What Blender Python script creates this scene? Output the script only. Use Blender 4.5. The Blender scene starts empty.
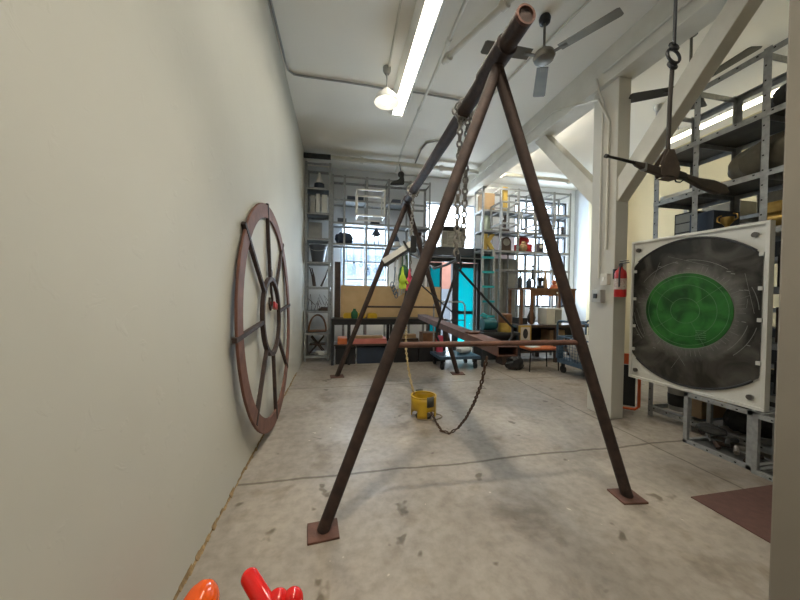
import bpy, bmesh, math, random
from mathutils import Vector as V, Matrix
R = random.Random(7)
PI = math.pi
sc = bpy.context.scene
COL = sc.collection
# ------------------------------------------------------------------ camera
M = Matrix(((0.980489900491975, -0.010283688681365448, -0.1963002821708153),
            (-0.19607965708683683, 0.01928652364788559, -0.9803982854341842),
            (0.013868060785323655, 0.999761109341969, 0.016893819502121543)))
F = 305.0
EYE = V((0, 0, 1.5))
cam = bpy.data.objects.new('camera', bpy.data.cameras.new('camera'))
COL.objects.link(cam)
cam.data.sensor_width = 36; cam.data.lens = F / 800 * 36; cam.data.clip_start = 0.05
cam.matrix_world = Matrix.Translation(EYE) @ M.to_4x4()
sc.camera = cam

def px(u, v, ax, val):
    d = M @ V((u - 400.0, 300.0 - v, -F))
    return EYE + d * ((val - EYE[ax]) / d[ax])

# ------------------------------------------------------------------ materials
def mat(name, col, rough=0.6, metal=0.0, col2=None, scale=6.0, bump=0.0, bscale=None, lo=0.35, hi=0.7, detail=6.0, spec=0.5):
    m = bpy.data.materials.new(name); m.use_nodes = True
    nt = m.node_tree; b = nt.nodes['Principled BSDF']
    b.inputs['Base Color'].default_value = (*col, 1)
    b.inputs['Roughness'].default_value = rough; b.inputs['Metallic'].default_value = metal
    b.inputs['Specular IOR Level'].default_value = spec
    tc = nt.nodes.new('ShaderNodeTexCoord')
    n = nt.nodes.new('ShaderNodeTexNoise'); n.inputs['Scale'].default_value = scale; n.inputs['Detail'].default_value = detail
    nt.links.new(tc.outputs['Object'], n.inputs['Vector'])
    if col2 is None: col2 = tuple(c * 0.82 for c in col)
    r = nt.nodes.new('ShaderNodeValToRGB')
    r.color_ramp.elements[0].position = lo; r.color_ramp.elements[1].position = hi
    r.color_ramp.elements[0].color = (*col2, 1); r.color_ramp.elements[1].color = (*col, 1)
    nt.links.new(n.outputs['Fac'], r.inputs['Fac']); nt.links.new(r.outputs['Color'], b.inputs['Base Color'])
    if bump:
        n2 = nt.nodes.new('ShaderNodeTexNoise'); n2.inputs['Scale'].default_value = bscale or scale * 3; n2.inputs['Detail'].default_value = 5
        nt.links.new(tc.outputs['Object'], n2.inputs['Vector'])
        bp = nt.nodes.new('ShaderNodeBump'); bp.inputs['Strength'].default_value = bump; bp.inputs['Distance'].default_value = 0.02
        nt.links.new(n2.outputs['Fac'], bp.inputs['Height']); nt.links.new(bp.outputs['Normal'], b.inputs['Normal'])
    return m

def emis(name, col, strength):
    m = bpy.data.materials.new(name); m.use_nodes = True
    nt = m.node_tree; nt.nodes.clear()
    e = nt.nodes.new('ShaderNodeEmission'); e.inputs['Color'].default_value = (*col, 1); e.inputs['Strength'].default_value = strength
    o = nt.nodes.new('ShaderNodeOutputMaterial'); nt.links.new(e.outputs[0], o.inputs[0])
    return m

def glassy(name, tint, gloss=0.08, trans=None):
    m = bpy.data.materials.new(name); m.use_nodes = True
    nt = m.node_tree; nt.nodes.clear()
    t = nt.nodes.new('ShaderNodeBsdfTransparent'); t.inputs['Color'].default_value = (*tint, 1)
    g = nt.nodes.new('ShaderNodeBsdfGlossy'); g.inputs['Roughness'].default_value = 0.08
    mx = nt.nodes.new('ShaderNodeMixShader'); mx.inputs[0].default_value = gloss
    src = t
    if trans:
        tr = nt.nodes.new('ShaderNodeBsdfTranslucent'); tr.inputs['Color'].default_value = (*trans[0], 1)
        m2 = nt.nodes.new('ShaderNodeMixShader'); m2.inputs[0].default_value = trans[1]
        nt.links.new(t.outputs[0], m2.inputs[1]); nt.links.new(tr.outputs[0], m2.inputs[2]); src = m2
    nt.links.new(src.outputs[0], mx.inputs[1]); nt.links.new(g.outputs[0], mx.inputs[2])
    o = nt.nodes.new('ShaderNodeOutputMaterial'); nt.links.new(mx.outputs[0], o.inputs[0])
    return m

rust = mat('rusty_brown_steel', (0.062, 0.036, 0.028), 0.75, 0.0, (0.033, 0.021, 0.018), 14, 0.25, 60)
rust_red = mat('red_brown_rust', (0.15, 0.066, 0.044), 0.75, 0.0, (0.085, 0.040, 0.029), 10, 0.2, 50)
galv = mat('galvanised_steel', (0.36, 0.368, 0.365), 0.5, 0.2, (0.26, 0.266, 0.264), 20, 0.1, 80)
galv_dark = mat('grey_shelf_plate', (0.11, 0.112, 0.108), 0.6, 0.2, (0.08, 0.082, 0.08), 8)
hole = mat('dark_bolt_hole', (0.01, 0.01, 0.01), 0.8)
cream = mat('cream_paint', (0.64, 0.61, 0.53), 0.6, 0, (0.57, 0.54, 0.46), 5, 0.08, 30)
white = mat('white_enamel', (0.72, 0.71, 0.66), 0.4, 0, (0.66, 0.65, 0.60), 6)
black = mat('black_paint', (0.012, 0.012, 0.014), 0.5, 0, (0.02, 0.02, 0.022), 9)
dark = mat('dark_grey_fabric', (0.035, 0.034, 0.032), 0.85, 0, (0.02, 0.02, 0.02), 9, 0.3, 60)
olive = mat('dusty_olive_tarpaulin', (0.17, 0.15, 0.11), 0.9, 0, (0.10, 0.09, 0.068), 6, 0.4, 18)
wood = mat('brown_wood', (0.22, 0.10, 0.04), 0.5, 0, (0.13, 0.055, 0.025), 9, 0.1, 40)
woodd = mat('dark_brown_wood', (0.07, 0.04, 0.026), 0.5, 0, (0.04, 0.024, 0.018), 9, 0.1, 40)
ply = mat('tan_plywood', (0.62, 0.44, 0.24), 0.6, 0, (0.54, 0.37, 0.19), 4)
card = mat('cardboard', (0.40, 0.27, 0.14), 0.8, 0, (0.33, 0.21, 0.11), 6)
yellow = mat('yellow_plastic', (0.62, 0.40, 0.02), 0.4, 0, (0.50, 0.30, 0.015), 10)
yellow_pale = mat('yellow_coated_chain', (0.52, 0.40, 0.16), 0.5, 0, (0.34, 0.23, 0.10), 30)
mustard = mat('mustard_paint', (0.50, 0.35, 0.07), 0.6, 0, (0.38, 0.25, 0.05), 10)
red = mat('glossy_red_plastic', (0.72, 0.018, 0.016), 0.12, 0, (0.66, 0.014, 0.013), 3, spec=0.6)
orange_gl = mat('glossy_orange_plastic', (0.80, 0.11, 0.012), 0.12, 0, (0.74, 0.09, 0.01), 3, spec=0.6)
orange = mat('orange_paint', (0.75, 0.13, 0.03), 0.4, 0, (0.62, 0.10, 0.02), 8)
coral = mat('orange_seat_vinyl', (0.62, 0.17, 0.06), 0.5, 0, (0.52, 0.13, 0.04), 8)
redm = mat('red_enamel', (0.50, 0.02, 0.02), 0.3, 0, (0.42, 0.015, 0.015), 6)
pink = mat('pink_board', (0.65, 0.22, 0.18), 0.6, 0, (0.55, 0.17, 0.14), 6)
bluegrey = mat('blue_grey_steel', (0.09, 0.15, 0.22), 0.5, 0.3, (0.06, 0.11, 0.17), 12)
teal = mat('teal_paint', (0.015, 0.14, 0.16), 0.35, 0, (0.01, 0.09, 0.11), 8)
turq_opaque = mat('turquoise_paint', (0.03, 0.40, 0.43), 0.4, 0, (0.02, 0.33, 0.36), 8)
neon = mat('yellow_green_fabric', (0.50, 0.68, 0.06), 0.8, 0, (0.38, 0.55, 0.04), 15)
rosy = mat('pink_red_fabric', (0.62, 0.07, 0.13), 0.8, 0, (0.5, 0.05, 0.1), 15)
green_st = mat('dark_green_fabric', (0.02, 0.12, 0.05), 0.8, 0, (0.015, 0.08, 0.035), 15)
white_rope = mat('white_rope', (0.62, 0.63, 0.64), 0.7, 0, (0.48, 0.49, 0.5), 40)
sackm = mat('white_sack', (0.66, 0.64, 0.57), 0.85, 0, (0.50, 0.48, 0.42), 7, 0.5, 14)
brass = mat('brass', (0.45, 0.30, 0.09), 0.35, 0.7, (0.3, 0.19, 0.05), 12)
chainm = mat('dull_steel_chain', (0.34, 0.32, 0.29), 0.5, 0.4, (0.20, 0.18, 0.16), 30)
chain_rust = mat('rusty_chain', (0.13, 0.075, 0.05), 0.6, 0.4, (0.08, 0.05, 0.035), 30)
fan_m = mat('dull_metal_fan_blade', (0.17, 0.155, 0.125), 0.4, 0.5, (0.13, 0.12, 0.10), 6)
gun_m = mat('dusty_brown_wood_and_steel', (0.060, 0.044, 0.033), 0.6, 0, (0.04, 0.03, 0.024), 12)
gun_b = mat('dark_gun_steel', (0.03, 0.027, 0.024), 0.45, 0.5, (0.02, 0.018, 0.016), 12)
matm = mat('reddish_brown_rubber', (0.115, 0.055, 0.042), 0.85, 0, (0.09, 0.043, 0.034), 20, 0.2, 120)
greyc = mat('grey_cabinet_paint', (0.26, 0.25, 0.21), 0.6, 0, (0.20, 0.19, 0.16), 5)
grey_pl = mat('grey_plastic_switch', (0.42, 0.42, 0.40), 0.5)
bluish = mat('dark_blue_plastic', (0.03, 0.045, 0.075), 0.5)
glass_m = glassy('clear_glass', (0.93, 0.96, 0.95), 0.12)
pane_m = glassy('window_glass', (0.90, 0.95, 1.0), 0.06)
frost = glassy('frosted_glass', (0.25, 0.26, 0.27), 0.04, ((0.9, 0.92, 0.95), 0.75))
turq = glassy('turquoise_sheet', (0.0, 0.14, 0.15), 0.06, ((0.005, 0.27, 0.29), 0.9))
tube_em = emis('lit_fluorescent_tube', (1.0, 0.94, 0.81), 17.0)
tube_em2 = emis('lit_warm_fluorescent_tube', (1.0, 0.90, 0.60), 9.0)
fill_tube_em = emis('added_fill_tube', (1.0, 0.96, 0.86), 33.0)
bulb_em = emis('lit_bulb', (1.0, 0.94, 0.80), 3.0)
bulb_em2 = emis('lit_bulb_far', (1.0, 0.94, 0.80), 3.0)

def floor_material():
    m = bpy.data.materials.new('worn_concrete'); m.use_nodes = True
    nt = m.node_tree; N = nt.nodes; L = nt.links; b = N['Principled BSDF']
    tc = N.new('ShaderNodeTexCoord')
    def noise(s, d=6, dist=0.0, rough=0.6):
        n = N.new('ShaderNodeTexNoise'); n.inputs['Scale'].default_value = s; n.inputs['Detail'].default_value = d
        n.inputs['Distortion'].default_value = dist; n.inputs['Roughness'].default_value = rough
        L.new(tc.outputs['Object'], n.inputs['Vector']); return n
    def ramp(src, els):
        r = N.new('ShaderNodeValToRGB')
        while len(r.color_ramp.elements) < len(els): r.color_ramp.elements.new(0.5)
        for e, (p, c) in zip(r.color_ramp.elements, els):
            e.position = p; e.color = (*c, 1)
        L.new(src, r.inputs['Fac']); return r
    def mul(a, c, f=1.0):
        x = N.new('ShaderNodeMix'); x.data_type = 'RGBA'; x.blend_type = 'MULTIPLY'; x.inputs[0].default_value = f
        L.new(a, x.inputs[6]); L.new(c, x.inputs[7]); return x.outputs[2]
    base = ramp(noise(0.9, 9, 0.6).outputs['Fac'], [(0.30, (0.235, 0.200, 0.166)), (0.50, (0.325, 0.284, 0.240)), (0.72, (0.42, 0.365, 0.305))])
    fine = ramp(noise(14, 8).outputs['Fac'], [(0.30, (0.74, 0.74, 0.74)), (0.6, (1, 1, 1))])
    spots = ramp(noise(3.6, 3, 0.2).outputs['Fac'], [(0.30, (0.45, 0.42, 0.37)), (0.345, (1, 1, 1))])
    stains = ramp(noise(1.9, 5, 0.25).outputs['Fac'], [(0.30, (0.62, 0.58, 0.52)), (0.44, (1, 1, 1))])
    chips = ramp(noise(9.0, 2, 0.4).outputs['Fac'], [(0.73, (1, 1, 1)), (0.76, (1.9, 1.85, 1.75))])
    c = mul(base.outputs[0], fine.outputs[0]); c = mul(c, spots.outputs[0]); c = mul(c, stains.outputs[0]); c = mul(c, chips.outputs[0])
    # saw-cut joints, slightly wandering
    sp = N.new('ShaderNodeSeparateXYZ'); L.new(tc.outputs['Object'], sp.inputs[0])
    wob = noise(1.3, 5, 0.3)
    def joint(axis, pos, w, wa):
        a = N.new('ShaderNodeMath'); a.operation = 'MULTIPLY_ADD'; L.new(wob.outputs['Fac'], a.inputs[0]); a.inputs[1].default_value = wa; L.new(sp.outputs[axis], a.inputs[2])
        s = N.new('ShaderNodeMath'); s.operation = 'SUBTRACT'; L.new(a.outputs[0], s.inputs[0]); s.inputs[1].default_value = pos + wa * 0.5
        ab = N.new('ShaderNodeMath'); ab.operation = 'ABSOLUTE'; L.new(s.outputs[0], ab.inputs[0])
        return ramp(ab.outputs[0], [(w * 0.4, (0.42, 0.39, 0.35)), (w, (1, 1, 1))])
    for ax, p, w, wa in ((1, 2.55, 0.018, 0.10), (1, 5.0, 0.015, 0.1), (0, 3.15, 0.013, 0.08), (1, 0.2, 0.012, 0.05)):
        c = mul(c, joint(ax, p, w, wa).outputs[0])
    L.new(c, b.inputs['Base Color'])
    b.inputs['Specular IOR Level'].default_value = 0.35
    rr = ramp(noise(1.7, 5).outputs['Fac'], [(0.3, (0.36,) * 3), (0.7, (0.62,) * 3)])
    L.new(rr.outputs[0], b.inputs['Roughness'])
    bp = N.new('ShaderNodeBump'); bp.inputs['Strength'].default_value = 0.12; bp.inputs['Distance'].default_value = 0.01
    L.new(noise(22, 6).outputs['Fac'], bp.inputs['Height']); L.new(bp.outputs['Normal'], b.inputs['Normal'])
    return m

def plaster(name, col, col2):
    m = mat(name, col, 0.75, 0, col2, 0.8, 0.0, detail=7, spec=0.3)
    nt = m.node_tree; N = nt.nodes; L = nt.links; b = N['Principled BSDF']
    tc = [n for n in N if n.type == 'TEX_COORD'][0]
    a = N.new('ShaderNodeTexNoise'); a.inputs['Scale'].default_value = 1.6; a.inputs['Detail'].default_value = 3
    v = N.new('ShaderNodeTexNoise'); v.inputs['Scale'].default_value = 9; v.inputs['Detail'].default_value = 6; v.inputs['Distortion'].default_value = 0.8
    r = N.new('ShaderNodeValToRGB'); r.color_ramp.elements[0].position = 0.62; r.color_ramp.elements[1].position = 0.70
    ad = N.new('ShaderNodeMath'); ad.operation = 'MULTIPLY_ADD'; ad.inputs[1].default_value = 0.35
    L.new(tc.outputs['Object'], a.inputs['Vector']); L.new(tc.outputs['Object'], v.inputs['Vector'])
    L.new(v.outputs['Fac'], r.inputs['Fac']); L.new(r.outputs['Color'], ad.inputs[0]); L.new(a.outputs['Fac'], ad.inputs[2])
    bp = N.new('ShaderNodeBump'); bp.inputs['Strength'].default_value = 0.13; bp.inputs['Distance'].default_value = 0.025
    L.new(ad.outputs[0], bp.inputs['Height']); L.new(bp.outputs['Normal'], b.inputs['Normal'])
    return m

floor_m = floor_material()
wall_m = plaster('white_plaster', (0.57, 0.555, 0.485), (0.52, 0.505, 0.44))
ceil_m = mat('painted_ceiling', (0.82, 0.78, 0.69), 0.8, 0, (0.76, 0.72, 0.635), 0.7, 0.05, 12)
backwall_m = mat('grey_white_back_wall', (0.78, 0.79, 0.80), 0.8, 0, (0.72, 0.73, 0.74), 1.2, 0.1, 14)
rwall_m = mat('cream_side_wall', (0.62, 0.555, 0.37), 0.8, 0, (0.57, 0.505, 0.335), 1.0, 0.1, 14)
pillar_m = plaster('painted_pillar', (0.60, 0.575, 0.51), (0.53, 0.51, 0.45))
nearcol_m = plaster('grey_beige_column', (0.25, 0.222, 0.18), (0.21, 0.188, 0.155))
debris_m = mat('crumbled_plaster', (0.35, 0.24, 0.12), 0.95, 0, (0.20, 0.13, 0.06), 30, 0.6, 60)
brickp = mat('pink_rendered_facade', (0.25, 0.11, 0.08), 0.85, 0, (0.21, 0.09, 0.065), 2)
outgrey = mat('pale_facade', (0.15, 0.165, 0.19), 0.85, 0, (0.12, 0.135, 0.155), 2)
pave = mat('pavement', (0.25, 0.245, 0.235), 0.9)

# ------------------------------------------------------------------ mesh builder
def frame_of(d, up=None):
    d = d.normalized()
    up = V(up) if up is not None else (V((0, 0, 1)) if abs(d.z) < 0.95 else V((1, 0, 0)))
    x = up.cross(d).normalized() if up.cross(d).length > 1e-6 else V((1, 0, 0))
    return x, d.cross(x).normalized(), d

class MB:
    def __init__(s): s.v = []; s.f = []; s.m = []
    def add(s, vs, fs, mi=0):
        o = len(s.v); s.v += [tuple(p) for p in vs]
        for f in fs: s.f.append([o + i for i in f]); s.m.append(mi)
        return s
    def hexa(s, p, mi=0):
        return s.add(p, [(0, 3, 2, 1), (4, 5, 6, 7), (0, 1, 5, 4), (1, 2, 6, 5), (2, 3, 7, 6), (3, 0, 4, 7)], mi)
    def ab(s, a, b, mi=0):
        x0, x1 = sorted((a[0], b[0])); y0, y1 = sorted((a[1], b[1])); z0, z1 = sorted((a[2], b[2]))
        return s.hexa([(x0, y0, z0), (x1, y0, z0), (x1, y1, z0), (x0, y1, z0), (x0, y0, z1), (x1, y0, z1), (x1, y1, z1), (x0, y1, z1)], mi)
    def box(s, c, size, mt=None, mi=0):
        h = [q / 2 for q in size]; c = V(c)
        ps = [V((sx * h[0], sy * h[1], sz * h[2])) for sz in (-1, 1) for sx, sy in ((-1, -1), (1, -1), (1, 1), (-1, 1))]
        if mt: ps = [mt @ p for p in ps]
        return s.hexa([p + c for p in ps], mi)
    def bar(s, a, b, w, h, up=None, mi=0):
        a = V(a); b = V(b); x, y, d = frame_of(b - a, up)
        ps = [q + x * (sx * w / 2) + y * (sy * h / 2) for q in (a, b) for sx, sy in ((-1, -1), (1, -1), (1, 1), (-1, 1))]
        return s.hexa(ps, mi)
    def tube(s, pts, r, seg=10, closed=False, mi=0, cap=True):
        pts = [V(p) for p in pts]; n = len(pts)
        rs = r if isinstance(r, (list, tuple)) else [r] * n
        rings = []; x = None
        for i in range(n):
            if closed: d = pts[(i + 1) % n] - pts[i - 1]
            else: d = pts[min(i + 1, n - 1)] - pts[max(i - 1, 0)]
            d = d.normalized()
            if x is None: x = frame_of(d)[0]
            else:
                x = x - d * x.dot(d)
                x = x.normalized() if x.length > 1e-6 else frame_of(d)[0]
            y = d.cross(x)
            rings.append([pts[i] + (x * math.cos(2 * PI * k / seg) + y * math.sin(2 * PI * k / seg)) * rs[i] for k in range(seg)])
        vs = [p for q in rings for p in q]; fs = []
        for i in range(n if closed else n - 1):
            j = (i + 1) % n
            for k in range(seg):
                k2 = (k + 1) % seg
                fs.append((i * seg + k, i * seg + k2, j * seg + k2, j * seg + k))
        if cap and not closed: fs += [tuple(reversed(range(seg))), tuple((n - 1) * seg + k for k in range(seg))]
        return s.add(vs, fs, mi)
    def lathe(s, prof, c=(0, 0, 0), seg=20, mt=None, mi=0):
        c = V(c); vs = []; fs = []; n = len(prof)
        for r, z in prof:
            for k in range(seg):
                p = V((max(r, 1e-4) * math.cos(2 * PI * k / seg), max(r, 1e-4) * math.sin(2 * PI * k / seg), z))
                vs.append((mt @ p if mt else p) + c)
        for i in range(n - 1):
            for k in range(seg):
                k2 = (k + 1) % seg
                fs.append((i * seg + k, i * seg + k2, (i + 1) * seg + k2, (i + 1) * seg + k))
        return s.add(vs, fs, mi)
    def prism(s, poly, o, ex, ey, ez, depth, mi=0):
        o = V(o); ex = V(ex); ey = V(ey); ez = V(ez); n = len(poly)
        vs = [o + ex * a + ey * b + ez * t for t in (0, depth) for a, b in poly]
        fs = [tuple(reversed(range(n))), tuple(range(n, 2 * n))] + [(i, (i + 1) % n, n + (i + 1) % n, n + i) for i in range(n)]
        return s.add(vs, fs, mi)
    def ball(s, c, r, seg=16, rings=10, mt=None, mi=0):
        r = (r, r, r) if not isinstance(r, (tuple, list)) else r
        c = V(c); vs = []; fs = []
        for i in range(rings + 1):
            t = PI * i / rings
            for k in range(seg):
                p = V((r[0] * max(math.sin(t), 1e-3) * math.cos(2 * PI * k / seg), r[1] * max(math.sin(t), 1e-3) * math.sin(2 * PI * k / seg), r[2] * math.cos(t)))
                vs.append((mt @ p if mt else p) + c)
        for i in range(rings):
            for k in range(seg):
                k2 = (k + 1) % seg
                fs.append((i * seg + k2, i * seg + k, (i + 1) * seg + k, (i + 1) * seg + k2))
        return s.add(vs, fs, mi)
    def ring(s, c, ax, r0, r1, t, seg=48, mi=0):      # flat ring r0..r1, thickness t along ax
        c = V(c); x, y, d = frame_of(V(ax))
        vs = []
        for h in (-t / 2, t / 2):
            for rr in (r0, r1):
                vs += [c + d * h + (x * math.cos(2 * PI * k / seg) + y * math.sin(2 * PI * k / seg)) * rr for k in range(seg)]
        fs = []
        for k in range(seg):
            k2 = (k + 1) % seg
            A = lambda q, kk: q * seg + kk
            fs += [(A(0, k), A(0, k2), A(1, k2), A(1, k)), (A(2, k), A(3, k), A(3, k2), A(2, k2)),
                   (A(0, k), A(2, k), A(2, k2), A(0, k2)), (A(1, k), A(1, k2), A(3, k2), A(3, k))]
        return s.add(vs, fs, mi)
    def chain(s, path, pitch=0.045, w=0.016, r=0.0055, mi=0):
        path = [V(p) for p in path]; segs = [(path[i], path[i + 1]) for i in range(len(path) - 1)]
        tot = sum((b - a).length for a, b in segs); n = max(2, int(tot / pitch)); k = 0
        for i in range(n):
            t = (i + 0.5) / n * tot
            for a, b in segs:
                l = (b - a).length
                if t <= l or (a, b) == segs[-1]: break
                t -= l
            d = (b - a).normalized(); c = a + d * t
            x, y, d = frame_of(d)
            side = x if k % 2 else y
            k += 1
            h = pitch * 0.5 + r * 0.6; pts = []
            for q in range(10):
                an = 2 * PI * q / 10
                ss = math.sin(an); cc = math.cos(an)
                pts.append(c + side * (w * 0.62 * cc) + d * (h * ss if abs(ss) > 0.4 else h * 1.0 * ss))
            s.tube(pts, r, 5, closed=True, mi=mi)
        return s
    def build(s, name, mats, parent=None, local=False, bevel=0, smooth=True, solid=0, subsurf=0):
        me = bpy.data.meshes.new(name)
        off = V((0, 0, 0)) if (parent is None or local) else wloc(parent)
        me.from_pydata([V(p) - off for p in s.v], [], s.f)
        for m in (mats if isinstance(mats, (list, tuple)) else [mats]): me.materials.append(m)
        for p, mi in zip(me.polygons, s.m): p.material_index = mi
        bm = bmesh.new(); bm.from_mesh(me); bmesh.ops.recalc_face_normals(bm, faces=bm.faces); bm.to_mesh(me); bm.free()
        if smooth:
            me.polygons.foreach_set('use_smooth', [True] * len(me.polygons)); me.set_sharp_from_angle(angle=0.65)
        o = bpy.data.objects.new(name, me); COL.objects.link(o)
        if parent is not None: o.parent = parent
        if solid:
            q = o.modifiers.new('solid', 'SOLIDIFY'); q.thickness = solid; q.offset = 0
        if bevel:
            q = o.modifiers.new('bevel', 'BEVEL'); q.width = bevel; q.segments = 2; q.limit_method = 'ANGLE'
        if subsurf:
            q = o.modifiers.new('sub', 'SUBSURF'); q.levels = subsurf; q.render_levels = subsurf
        return o

def wloc(o):
    l = V(o.location); p = o.parent
    while p is not None: l = l + V(p.location); p = p.parent
    return l

def tag(o, label, cat, group=None):
    o['label'] = label; o['category'] = cat
    if group: o['group'] = group
    return o
def thing(name, label, cat, loc=(0, 0, 0), rz=0, group=None):
    o = bpy.data.objects.new(name, None); COL.objects.link(o); o.empty_display_size = 0.1
    o.location = loc; o.rotation_euler = (0, 0, rz)
    return tag(o, label, cat, group)
def struct(name, mb, m, parent=None, **k):
    o = mb.build(name, m, parent, **k)
    if parent is None: o['kind'] = 'structure'
    return o
def solo(name, mb, m, label, cat, group=None, **k):
    return tag(mb.build(name, m, **k), label, cat, group)
def blob(c, r, seed, amp=0.15, seg=20, rings=14, flat=None):
    """lumpy cloth-like body, flattened underneath at z=flat"""
    rr = random.Random(seed); mb = MB(); mb.ball(c, r, seg, rings)
    ph = [(rr.uniform(2, 7), rr.uniform(2, 7), rr.uniform(0, 6)) for _ in range(5)]
    out = []
    for p in mb.v:
        d = V(p) - V(c); k = 1 + sum(amp / 5 * math.sin(a * 3 * d.x / max(r) + b * d.y * 2 / max(r) + e + d.z * 4 / max(r)) for a, b, e in ph)
        q = V(c) + d * k
        if flat is not None and q.z < flat: q.z = flat
        out.append(tuple(q))
    mb.v = out; return mb

# ================================================================== SETTING
XL, YB, XR, ZC, YF = -0.77, 7.75, 6.75, 4.6, -3.2
struct('floor', MB().ab((XL - 0.2, YF - 0.2, -0.15), (XR + 0.2, YB, 0)), floor_m, smooth=False)
struct('ceiling', MB().ab((XL - 0.2, YF - 0.2, ZC), (XR + 0.2, YB + 0.2, ZC + 0.15)), ceil_m, smooth=False)
struct('wall_left', MB().ab((XL - 0.2, YF, 0), (XL, YB + 0.2, ZC)), wall_m, smooth=False)
struct('wall_right', MB().ab((XR, YF, 0), (XR + 0.2, YB + 0.2, ZC)), rwall_m, smooth=False)
struct('wall_front', MB().ab((XL - 0.2, YF - 0.2, 0), (XR + 0.2, YF, ZC)), wall_m, smooth=False)
W1 = (0.02, 1.24, 1.42, 3.22); DR = (2.27, 3.80, 0.0, 2.50); TR = (2.2, 3.62, 2.74, 3.95); W2 = (4.78, 6.45, 1.2, 4.22)
def wall_back():
    mb = MB(); y0, y1 = YB, YB + 0.2
    def q(x0, x1, z0, z1): mb.ab((x0, y0, z0), (x1, y1, z1))
    q(XL, W1[0], 0, ZC); q(W1[0], W1[1], 0, W1[2]); q(W1[0], W1[1], W1[3], ZC)
    q(W1[1], TR[0], 0, ZC); q(TR[0], DR[0], 0, TR[2]); q(DR[0], TR[1], DR[3], TR[2]); q(TR[0], TR[1], TR[3], ZC)
    q(TR[1], DR[1], DR[3], ZC); q(DR[1], W2[0], 0, ZC); q(W2[0], W2[1], 0, W2[2]); q(W2[0], W2[1], W2[3], ZC); q(W2[1], XR, 0, ZC)
    return mb
struct('wall_back', wall_back(), backwall_m, smooth=False)
def window(n, w, cols, rows, fm, gm, bar=0.03, fr=0.05):
    x0, x1, z0, z1 = w; y = YB + 0.1
    r = bpy.data.objects.new('window_%d' % n, None); COL.objects.link(r); r.location = ((x0 + x1) / 2, y, z0); r['kind'] = 'structure'
    mb = MB()
    for a, b in (((x0, y - .05, z0), (x0 + fr, y + .05, z1)), ((x1 - fr, y - .05, z0), (x1, y + .05, z1)), ((x0, y - .05, z0), (x1, y + .05, z0 + fr)), ((x0, y - .05, z1 - fr), (x1, y + .05, z1))): mb.ab(a, b)
    mb.build('window_frame', fm, r, smooth=False)
    mb = MB()
    for i in range(1, cols):
        x = x0 + (x1 - x0) * i / cols; mb.ab((x - bar / 2, y - .03, z0 + fr), (x + bar / 2, y + .03, z1 - fr))
    for i in range(1, rows):
        z = z0 + (z1 - z0) * i / rows; mb.ab((x0 + fr, y - .028, z - bar / 2), (x1 - fr, y + .028, z + bar / 2))
    if mb.v: mb.build('glazing_bars', fm, r, smooth=False)
    MB().ab((x0 + fr, y - .004, z0 + fr), (x1 - fr, y + .004, z1 - fr)).build('pane', gm, r, smooth=False)
    return r
wframe = mat('pale_blue_grey_window_paint', (0.45, 0.50, 0.56), 0.5)
wdark = mat('dark_steel_window', (0.05, 0.055, 0.065), 0.5)
window(1, W1, 2, 4, wframe, pane_m, 0.05)
window(2, TR, 3, 2, wframe, frost, 0.025, 0.04)
window(3, W2, 4, 6, wdark, pane_m, 0.05, 0.05)
# the door: dark steel frame, two turquoise leaves with a gap between them that looks outside
d = bpy.data.objects.new('door_1', None); COL.objects.link(d); d.location = ((DR[0] + DR[1]) / 2, YB, 0); d['kind'] = 'structure'
dk = mat('charcoal_steel_door_frame', (0.045, 0.05, 0.055), 0.5, 0.2)
mb = MB(); y0, y1 = YB + 0.0, YB + 0.14
mb.ab((DR[0], y0, 0), (DR[0] + .05, y1, DR[3])); mb.ab((DR[1] - .09, y0, 0), (DR[1], y1, DR[3])); mb.ab((DR[0] + .05, y0, DR[3] - .1), (DR[1] - .09, y1, DR[3]))
mb.ab((2.98, y0, 0), (3.12, y1, DR[3] - .1))
mb.build('door_frame', dk, d, smooth=False, bevel=.004)
def leaf(xa, xb, y, ang, hinge):
    mt = Matrix.Rotation(ang, 3, 'Z'); h = V((hinge, y, 0))
    g = MB(); fr = MB(); tr = lambda p: tuple(h + mt @ (V(p) - h))
    for mbx, boxes in ((fr, [((xa, y - .02, 0.02), (xb, y + .02, .12)), ((xa, y - .02, 2.26), (xb, y + .02, 2.38)), ((xa, y - .02, .12), (xa + .05, y + .02, 2.26)), ((xb - .05, y - .02, .12), (xb, y + .02, 2.26)), ((xa + .05, y - .02, 1.0), (xb - .05, y + .02, 1.08))]), (g, [((xa + .05, y - .006, .12), (xb - .05, y + .006, 2.26))])):
        for a, b in boxes: mbx.ab(a, b)
        mbx.v = [tr(p) for p in mbx.v]
    lf = fr.build('door_leaf', dk, d, smooth=False)
    g.build('turquoise_sheet', turq, lf, smooth=False)
leaf(3.13, 3.70, YB + .08, 0, 3.7)
leaf(2.33, 2.70, YB + .08, 0, 2.33)
MB().ab((DR[0] - .25, YB - .30, 2.53), (DR[1] + .12, YB, 2.74)).build('lintel', dk, d, smooth=False, bevel=.004)
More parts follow.
